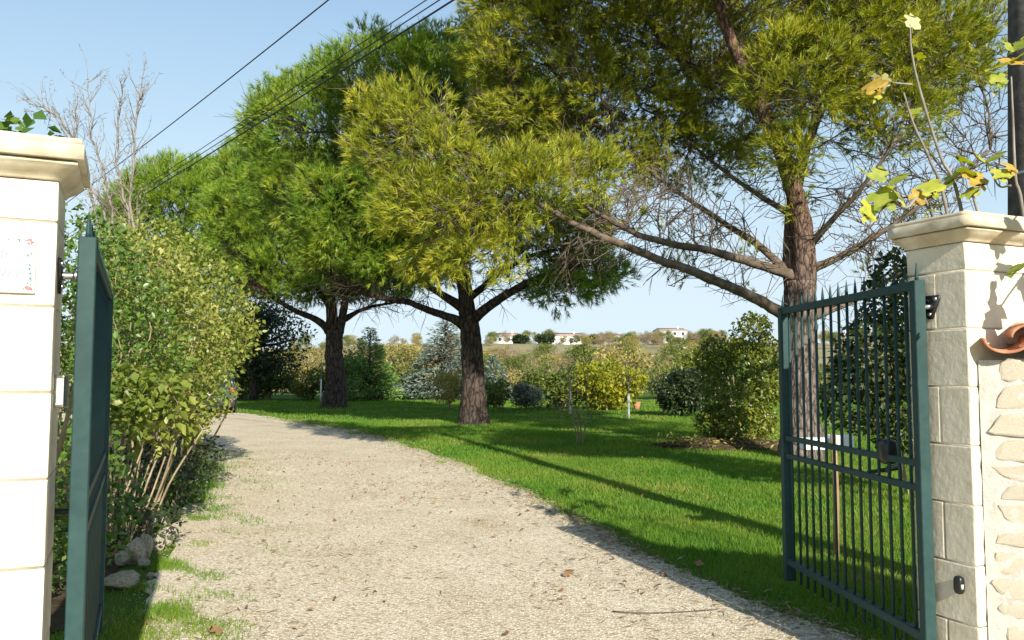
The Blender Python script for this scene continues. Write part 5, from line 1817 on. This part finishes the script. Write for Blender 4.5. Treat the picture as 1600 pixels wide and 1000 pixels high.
# the slope: scrub and brown trees climbing towards the houses
for i in range(262):
    d = rs.uniform(85, 300) if i < 150 else rs.uniform(280, 390)
    px = rs.uniform(760, 1140) if i % 4 else rs.choice((rs.uniform(1285, 1420), rs.uniform(440, 730)))
    # the pale field stays open
    if 770 < px < 900 and 180 < d < 285:
        continue
    x = (px - 800) / F * d
    k = int(rs.choice(3, p=(0.26, 0.44, 0.3)))
    h = rs.uniform(3.0, 5.4) if d < 280 else rs.uniform(2.2, 5.8)
    plant(k, x, d, h)
for px, d, w_, top, lab, mt, sd in ((852, 290, 33, 521, 'round dark green tree on the hilltop between two white houses', (M['leaf_dark'], M['twig_grey']), 140), (890, 318, 24, 523, 'dark spreading tree above the long low white house', (M['leaf_hedge'], M['twig_grey']), 141), (930, 325, 22, 523, 'rounded green tree on the skyline right of the long low house', (M['leaf_hedge'], M['twig_grey']), 142), (1085, 318, 20, 532, 'small dark tree at the right end of the tall cream house', (M['leaf_dark'], M['twig_grey']), 143), (813, 295, 30, 538, 'low dark shrubby tree beside the small white house', (M['leaf_dark'], M['twig_grey']), 144)):
    p = W(px, 585, d)
    z0 = float(hill_z(p[0], d))
    h = (585 - top) * d / F + CAM_H - z0
    cloud_tree('hilltop_tree', lab, 'tree', (p[0], d, z0 - 0.2), max(h, 3), w_ * 0.5 * d / F, max(h, 3) * 0.45, 0.75, 2600, mt, sd, None, clumps=40)

# ------------------------------------------------------------------ fig over the right pillar
def fig_leaf_mesh(name, seed):
    rs = np.random.default_rng(seed)
    lob = [(0, 0.0), (0.16, -0.10), (0.40, -0.03), (0.50, 0.18), (0.30, 0.30), (0.46, 0.55), (0.36, 0.72), (0.17, 0.62), (0.13, 0.86), (0.0, 1.0)]
    right = [(x, y) for x, y in lob]
    V, T = [], []
    n = len(right)
    mids = [(0, y * 0.98 if y > 0 else 0.0) for _, y in right]
    for sx in (1, -1):
        for x, y in right:
            xx = x * (1 + 0.08 * rs.normal()) * sx
            V.append((xx, y, -0.35 * x * x + 0.30 * y * (1 - y) + 0.16 * abs(x) + 0.03 * rs.normal()))
    base = len(V)
    for x, y in mids:
        V.append((0, max(0, y), 0.30 * y * (1 - y)))
    for s in (0, 1):
        for i in range(n - 1):
            a, b_ = s * n + i, s * n + i + 1
            m0, m1 = base + i, base + i + 1
            T += [(a, b_, m1), (a, m1, m0)] if s == 0 else [(a, m1, b_), (a, m0, m1)]
    V += [(0.008, 0, 0), (-0.008, 0, 0), (-0.006, -0.38, -0.06), (0.006, -0.38, -0.06)]
    k = len(V)
    T += [(k - 4, k - 3, k - 2), (k - 4, k - 2, k - 1)]
    return mesh_np(name, V, T)


fm = {}
for nm in ('fig_yellow', 'fig_brown', 'fig_green', 'fig_pale'):
    fm[nm] = [fig_leaf_mesh('leaf', 200 + i) for i in range(3)]
    for me in fm[nm]:
        me.materials.append(M[nm])
fb = np.array((2.75, 4.55, 0.0))
fig = thing('fig_tree', 'fig tree with bare grey stems and few yellow-brown lobed leaves above the right pillar', 'tree', fb)
figstems = [
    [fb, (2.60, 4.45, 1.2), W(1500, 320, 4.4), W(1470, 245, 4.4), W(1440, 150, 4.4), W(1425, 85, 4.4), W(1422, 38, 4.4)],
    [fb + np.array((-.05, 0, 0)), (2.5, 4.4, 1.2), W(1478, 325, 4.3), W(1455, 255, 4.3), W(1428, 195, 4.3), W(1412, 145, 4.3)],
    [fb + np.array((.1, .05, 0)), (2.7, 4.4, 1.3), W(1525, 322, 4.3), W(1508, 300, 4.3)],
    [fb + np.array((.15, 0, 0)), (2.85, 4.4, 1.3), W(1598, 330, 4.2), W(1587, 280, 4.2), W(1583, 190, 4.2), W(1580, 120, 4.2)],
    [(2.6, 4.45, 1.25), W(1455, 330, 4.4), W(1415, 325, 4.2), W(1390, 310, 4.2), W(1372, 285, 4.2)],
    [W(1425, 132, 4.4), W(1402, 130, 4.35), W(1388, 127, 4.3)],
    [W(1580, 290, 4.2), W(1560, 290, 4.25), W(1548, 262, 4.3)],
    [(2.85, 4.4, 1.3), (2.95, 3.9, 2.2), (2.75, 3.35, 2.35), (2.42, 3.08, 2.08), (2.22, 3.10, 1.85)],
    [(2.95, 3.9, 2.2), (2.7, 3.2, 2.6), (2.35, 2.95, 2.35)],
]
for i, sp_ in enumerate(figstems):
    mb = MB()
    P = spline([np.asarray(q, float) for q in sp_], 5)
    mb.tube(P - fb, np.linspace(0.012 if i < 5 or i > 6 else 0.006, 0.004 if i < 5 or i > 6 else 0.003, len(P)), 7, True, 0.06, rs)
    mb.build('stem', M['twig_grey'], fig, smooth=True)


def fig_leaf(p, size, kind, yaw, pitch, roll, label=None):
    me = fm[kind][rs.integers(3)]
    o = bpy.data.objects.new('leaf', me)
    COL.objects.link(o)
    o.parent = fig
    o.location = tuple(np.asarray(p) - fb)
    o.scale = (size,) * 3
    o.rotation_euler = (R(pitch), R(roll), R(yaw))
    return o


for px, py, d, s, kind, yaw, pit, rol in (
        (1426, 42, 4.4, .105, 'fig_pale', 10, 70, 10), (1388, 122, 4.3, .105, 'fig_pale', 40, 40, 200), (1372, 122, 4.3, .06, 'fig_pale', 95, 20, 0),
        (1362, 128, 4.3, .13, 'fig_brown', 150, -60, 30), (1366, 140, 4.3, .09, 'fig_yellow', 170, -75, -10), (1432, 85, 4.4, .07, 'fig_yellow', -70, -30, 0),
        (1362, 285, 4.2, .125, 'fig_yellow', 60, 50, 0), (1370, 280, 4.2, .10, 'fig_green', -20, 60, 20), (1385, 290, 4.2, .15, 'fig_yellow', -130, -55, 0), (1370, 300, 4.2, .15, 'fig_green', 170, -65, 30),
        (1360, 320, 4.2, .12, 'fig_yellow', 190, -80, -30), (1400, 285, 4.2, .12, 'fig_green', -60, 30, 0),
        (1450, 285, 4.3, .13, 'fig_yellow', 160, -60, 20), (1440, 300, 4.3, .10, 'fig_brown', 150, -70, -30), (1490, 270, 4.4, .13, 'fig_green', 120, -50, 20), (1500, 265, 4.3, .12, 'fig_green', -100, -40, 0),
        (1515, 270, 4.3, .14, 'fig_brown', -160, -60, 10), (1508, 300, 4.3, .10, 'fig_yellow', 180, -30, 40), (1520, 258, 4.35, .13, 'fig_green', 60, 30, 0), (1540, 255, 4.3, .12, 'fig_yellow', 20, 40, 30), (1552, 250, 4.25, .11, 'fig_green', -70, 30, 0),
        (1562, 265, 4.2, .10, 'fig_yellow', 170, -60, 0), (1572, 255, 4.2, .09, 'fig_brown', -160, -60, 0),
        (1560, 105, 4.2, .13, 'fig_yellow', 120, -20, 0), (1575, 98, 4.2, .15, 'fig_brown', -40, 20, 30), (1556, 115, 4.2, .10, 'fig_green', 170, -70, 0), (1580, 95, 4.2, .14, 'fig_yellow', -80, 20, 0), (1578, 78, 4.2, .09, 'fig_green', 30, 60, 0), (1592, 75, 4.2, .1, 'fig_green', -60, 50, 0),
        (1468, 330, 4.2, .08, 'fig_yellow', 30, 10, 0), (1430, 170, 4.35, .08, 'fig_green', 140, -60, 0),
        (1596, 412, 3.15, .10, 'fig_green', 110, -40, 10)):
    fig_leaf(W(px, py, d), s * 1.0, kind, yaw, pit, rol)
# the stem in front, outside the picture, whose leaves throw the shadows on the pillar
for p, s, k_, yaw, pit in (((2.30, 3.05, 1.98), .13, 'fig_green', 200, -70), ((2.22, 3.12, 1.86), .12, 'fig_yellow', 170, -80), ((2.38, 3.0, 2.2), .13, 'fig_green', 30, -60), ((2.45, 3.1, 2.1), .12, 'fig_green', 250, -50), ((2.36, 2.96, 2.36), .12, 'fig_yellow', 190, -70), ((2.5, 3.0, 2.45), .13, 'fig_green', 160, -65), ((2.6, 3.2, 2.3), .12, 'fig_green', 100, -60), ((2.30, 3.0, 2.10), .11, 'fig_yellow', 140, -75)):
    fig_leaf(p, s, k_, yaw, pit, rs.uniform(-30, 30))

# ------------------------------------------------------------------ border rocks
rocks = [rock_mesh('border_rock', 300 + i, 3, 0.12, 8) for i in range(5)]
for (px, py, w_, h_, lab) in ((173, 918, .26, .11, 'flat ochre-stained rock nearest the gate leaf in the bed border'), (175, 885, .13, .13, 'small upright pale rock behind the flat ochre one'), (197, 880, .19, .22, 'largest upright pale rock of the bed border'), (211, 876, .12, .24, 'tall narrow pale rock leaning on the largest one'), (207, 888, .10, .08, 'small wedge of pale rock at the foot of the largest one'),
                              (192, 905, .10, .05, 'small rounded rock between the flat one and the lawn'), (229, 860, .14, .16, 'grey slanting rock in the middle of the bed border'), (236, 858, .10, .12, 'grey chip of rock against the slanting one'), (247, 843, .18, .11, 'ochre flat-topped rock at the drive end of the border'), (244, 852, .12, .08, 'pale rock under the flat-topped ochre one'), (242, 823, .11, .13, 'weathered rock farthest along the border'), (216, 903, .06, .04, 'little white stone lying by the edge of the shade')):
    g = G(px, py)
    o = put('border_rock', rocks[rs.integers(5)], M['rock'])
    o.location = (g[0] + 0.08, g[1], h_ * 0.42)
    o.scale = (w_ * 0.5, w_ * 0.42, h_ * 0.56)
    o.rotation_euler = (rs.normal() * .15, rs.normal() * .15, rs.uniform(0, 6.28))
    tag(o, lab, 'rock', 'border rocks of the left bed')

# ------------------------------------------------------------------ loose cover: gravel, grass, litter
rs = np.random.default_rng(77)


def scatter(n, x0, x1, y0, y1):
    return np.stack((rs.uniform(x0, x1, n), rs.uniform(y0, y1, n)), 1)


oct_v = np.array([(1, 0, 0), (-1, 0, 0), (0, 1, 0), (0, -1, 0), (0, 0, 1)], float)
oct_f = np.array([(0, 2, 4), (2, 1, 4), (1, 3, 4), (3, 0, 4)])   # lower half sits in the ground


def pebbles(P, size):
    n = len(P)
    a = rs.uniform(0, 6.28, n)
    V = oct_v[None] * np.stack((size * rs.uniform(.6, 1.4, n), size * rs.uniform(.5, 1.1, n), size * rs.uniform(.35, .7, n)), 1)[:, None]
    V = V * rs.uniform(0.7, 1.25, (n, 5, 1))
    c, s = np.cos(a)[:, None], np.sin(a)[:, None]
    V = np.stack((V[..., 0] * c - V[..., 1] * s, V[..., 0] * s + V[..., 1] * c, V[..., 2] + 0.3 * size[:, None] * 0.5), -1)
    V[..., 0] += P[:, :1]
    V[..., 1] += P[:, 1:2]
    V[..., 2] += 0.0065
    T = (oct_f[None] + (np.arange(n) * 5)[:, None, None]).reshape(-1, 3)
    return V.reshape(-1, 3), T


yy = rs.uniform(2.6, 21, 185000)
P = np.stack((rs.uniform(0, 1, len(yy)), yy), 1)
P[:, 0] = -0.5 * yy - 1.0 + P[:, 0] * (0.78 * yy + 2.2)
P = P[rs.random(len(P)) < np.clip((5.5 / P[:, 1]) ** 1.3, 0, 1) * np.clip((21 - P[:, 1]) / 9, 0, 1)]
P = P[in_poly(P + rs.normal(size=P.shape) * 0.06, drive_poly)]
sz = rs.uniform(0.003, 0.0068, len(P)) * np.clip(P[:, 1] / 7, 1, 1.7)
V, T = pebbles(P, sz)
put('gravel', mesh_np('gravel', V, T), M['pebble'], kind='stuff')
print('pebbles', len(P))


def clumpy(P, f, seed):
    r2 = np.random.default_rng(seed)
    v = np.zeros(len(P))
    for _ in range(7):
        k = r2.normal(size=2) * f
        v += np.sin(P @ k + r2.uniform(0, 6.28))
    return v / 2.6


def blades(P, h, w):
    n = len(P)
    a = rs.uniform(0, 6.28, n)
    lean = rs.uniform(0.1, 0.9, n) * h
    side = np.stack((np.cos(a), np.sin(a)), 1) * (w * 0.5)[:, None]
    b = rs.uniform(0, 6.28, n)
    tip = P + np.stack((np.cos(b), np.sin(b)), 1) * lean[:, None]
    z0 = np.zeros(n)
    V = np.stack((np.c_[P - side, z0], np.c_[P + side, z0], np.c_[tip, h]), 1).reshape(-1, 3)
    return V, np.arange(3 * n).reshape(-1, 3)


B = []
for n, x0, x1, y0, y1, h, w in ((190000, -3.4, 4.6, 3.2, 8, .042, .0058), (175000, -5, 8, 8, 14, .045, .0095), (170000, -9, 15, 14, 25, .05, .017), (110000, -24, 26, 25, 46, .055, .034)):
    P = scatter(n, x0, x1, y0, y1)
    din = in_poly(P + rs.normal(size=P.shape) * 0.07 * np.clip(P[:, 1:2] / 8, 1, 3), drive_poly)
    bed = in_poly(P, bed_poly)
    ok = ~din & ~bed
    # thin patches towards the gravel on the left verge
    left = P[:, 0] < -1.5 - 0.25 * (P[:, 1] - 3)
    thin = clumpy(P, 3.0, 5) + rs.normal(size=n) * 0.5
    ok &= ~(left & (thin < 0.7) & (P[:, 1] < 16))
    # tufts running a little into the gravel
    inside = din & ~bed & (clumpy(P, 2.4, 6) > 0.75) & (in_poly(P + np.array((0.22, 0)) * np.clip(P[:, 1:2] / 7, 1, 2), drive_poly) != in_poly(P - np.array((0.22, 0)) * np.clip(P[:, 1:2] / 7, 1, 2), drive_poly))
    ok |= inside
    P = P[ok]
    hh = h * rs.uniform(0.5, 1.4, len(P)) * (1 + 0.25 * clumpy(P, 1.6, 8)).clip(0.4, 1.7)
    hh = np.where((P[:, 0] < -1.5 - 0.25 * (P[:, 1] - 3)) & (P[:, 1] < 12), hh * 0.6, hh)
    B.append(blades(P, hh, np.full(len(P), w)))
E3_ = spline(np.c_[lp, np.zeros(len(lp))], 80)[:, :2]
E3_ = E3_[(E3_[:, 1] > 3.2) & (E3_[:, 1] < 15)]
ii = rs.integers(0, len(E3_), 90000)
P = E3_[ii] + np.stack((np.abs(rs.normal(size=len(ii))) * 0.42 - 0.2, rs.normal(size=len(ii)) * 0.08), 1) * np.clip(E3_[ii][:, 1:2] / 7, 0.7, 1.3)
P = P[(clumpy(P, 6.5, 21) + 0.5 * clumpy(P, 1.9, 22) + rs.normal(size=len(P)) * 0.6) > 1.15]
B.append(blades(P, 0.035 * rs.uniform(0.5, 1.5, len(P)), np.full(len(P), 0.0065)))
V = np.concatenate([b[0] for b in B])
put('grass', mesh_np('grass', V, np.arange(len(V)).reshape(-1, 3)), M['grass'], kind='stuff')
print('blades', len(V) // 3)

# long grass and weeds along the bed, ground cover in the bed
P = np.concatenate([G(*q)[None, :2] + rs.normal(size=(n, 2)) * s for q, n, s in (((283, 785), 900, .13), ((298, 765), 700, .16), ((318, 735), 400, .2))])
hh = rs.uniform(0.08, 0.26, len(P))
V, T = blades(P, hh, np.full(len(P), .008))
put('tall_grass', mesh_np('tall_grass', V, T), M['grass'], kind='stuff')
P = scatter(26000, -5.2, -1.7, 3.3, 9.5)
P = P[in_poly(P + np.array((0.22, 0)), bed_poly) & (clumpy(P, 2.5, 9) > -0.35)]
P3 = np.c_[P, rs.uniform(0.02, 0.10, len(P))]
V, T = leaves(P3, rs.normal(size=P3.shape) + np.array((0, 0, .5)), 0.04, 0.028, rs)
put('ground_cover', mesh_np('ground_cover', V, T), M['leaf_green'], kind='stuff')
P = np.concatenate((scatter(1500, -4.6, 4.5, 3.5, 14), scatter(1300, 1.0, 6, 10, 16)))
keep = (rs.random(len(P)) < 0.32) | (np.abs(clumpy(P, 0.8, 10)) < 0.12)
P = P[keep]
P3 = np.c_[P, rs.uniform(0.012, 0.03, len(P))]
V, T = leaves(P3, rs.normal(size=P3.shape) * np.array((1, 1, .15)), 0.045, 0.025, rs, 0.5)
put('leaf_litter', mesh_np('leaf_litter', V, T), M['leaf_dead'], kind='stuff')
# straws and pine needles blown together on the gravel
P = scatter(9000, -4.5, 2.6, 3.2, 16)
P = P[in_poly(P, drive_poly) & (clumpy(P, 1.3, 12) + 0.4 * rs.normal(size=len(P)) > 0.55)]
P3 = np.c_[P, rs.uniform(0.012, 0.02, len(P))]
E2_ = spline(np.c_[rp, np.zeros(len(rp))], 60)[:, :2]
E2_ = E2_[(E2_[:, 1] > 3.2) & (E2_[:, 1] < 26)]
ii = rs.integers(0, len(E2_), 9000)
P2 = E2_[ii] + np.stack((-np.abs(rs.normal(size=9000)) * 0.22 + 0.08, rs.normal(size=9000) * 0.1), 1) * np.clip(E2_[ii][:, 1:2] / 8, 0.8, 2.0)
P2 = P2[rs.random(len(P2)) < np.clip(0.55 + 0.5 * clumpy(P2, 1.5, 15), 0.1, 1)]
P3 = np.concatenate((P3, np.c_[P2, rs.uniform(0.01, 0.022, len(P2))]))
V, T = leaves(P3, rs.normal(size=P3.shape) * np.array((1, .6, .05)), 0.075, 0.009, rs, 0.1)
put('straw_litter', mesh_np('straw_litter', V, T), M['straw'], kind='stuff')
# mulch bits on the mound
P3 = np.c_[mc[0] + rs.normal(size=900) * 0.7, mc[1] + 0.5 + rs.normal(size=900) * 0.5, rs.uniform(0.06, 0.2, 900)]
V, T = leaves(P3, rs.normal(size=P3.shape) * np.array((1, 1, .3)), 0.10, 0.03, rs, 0.4)
put('mulch', mesh_np('mulch', V, T), M['leaf_autumn'], kind='stuff')

for px, py, s, lab in ((888, 905, .085, 'curled brown dead leaf lying alone on the gravel'), (1150, 928, .07, 'brown dead leaf at the shaded edge of the gravel'), (1193, 933, .08, 'dark dead leaf just inside the shade at the lawn edge'), (345, 996, .08, 'reddish dead leaf at the lower left of the gravel'), (1095, 889, .07, 'dark dead leaf in the grass edge above the gravel')):
    g = G(px, py)
    me = fig_leaf_mesh('fallen_leaf', px)
    o = put('fallen_leaf', me, M['leaf_dead'])
    o.location = (g[0], g[1], 0.03)
    o.scale = (s, s, s * 1.6)
    o.rotation_euler = (R(12), R(rs.uniform(-20, 20)), rs.uniform(0, 6.28))
    tag(o, lab, 'leaf', 'larger fallen leaves')
mb = MB()
P = spline([(*G(957, 959)[:2], .015), (*G(1000, 963)[:2], .02), (*G(1060, 960)[:2], .014), (*G(1125, 956)[:2], .018)], 5)
mb.tube(P, np.linspace(.004, .002, len(P)), 5)
tag(mb.build('fallen_twig', M['dark_stem']), 'thin dark twig lying across the gravel', 'twig')
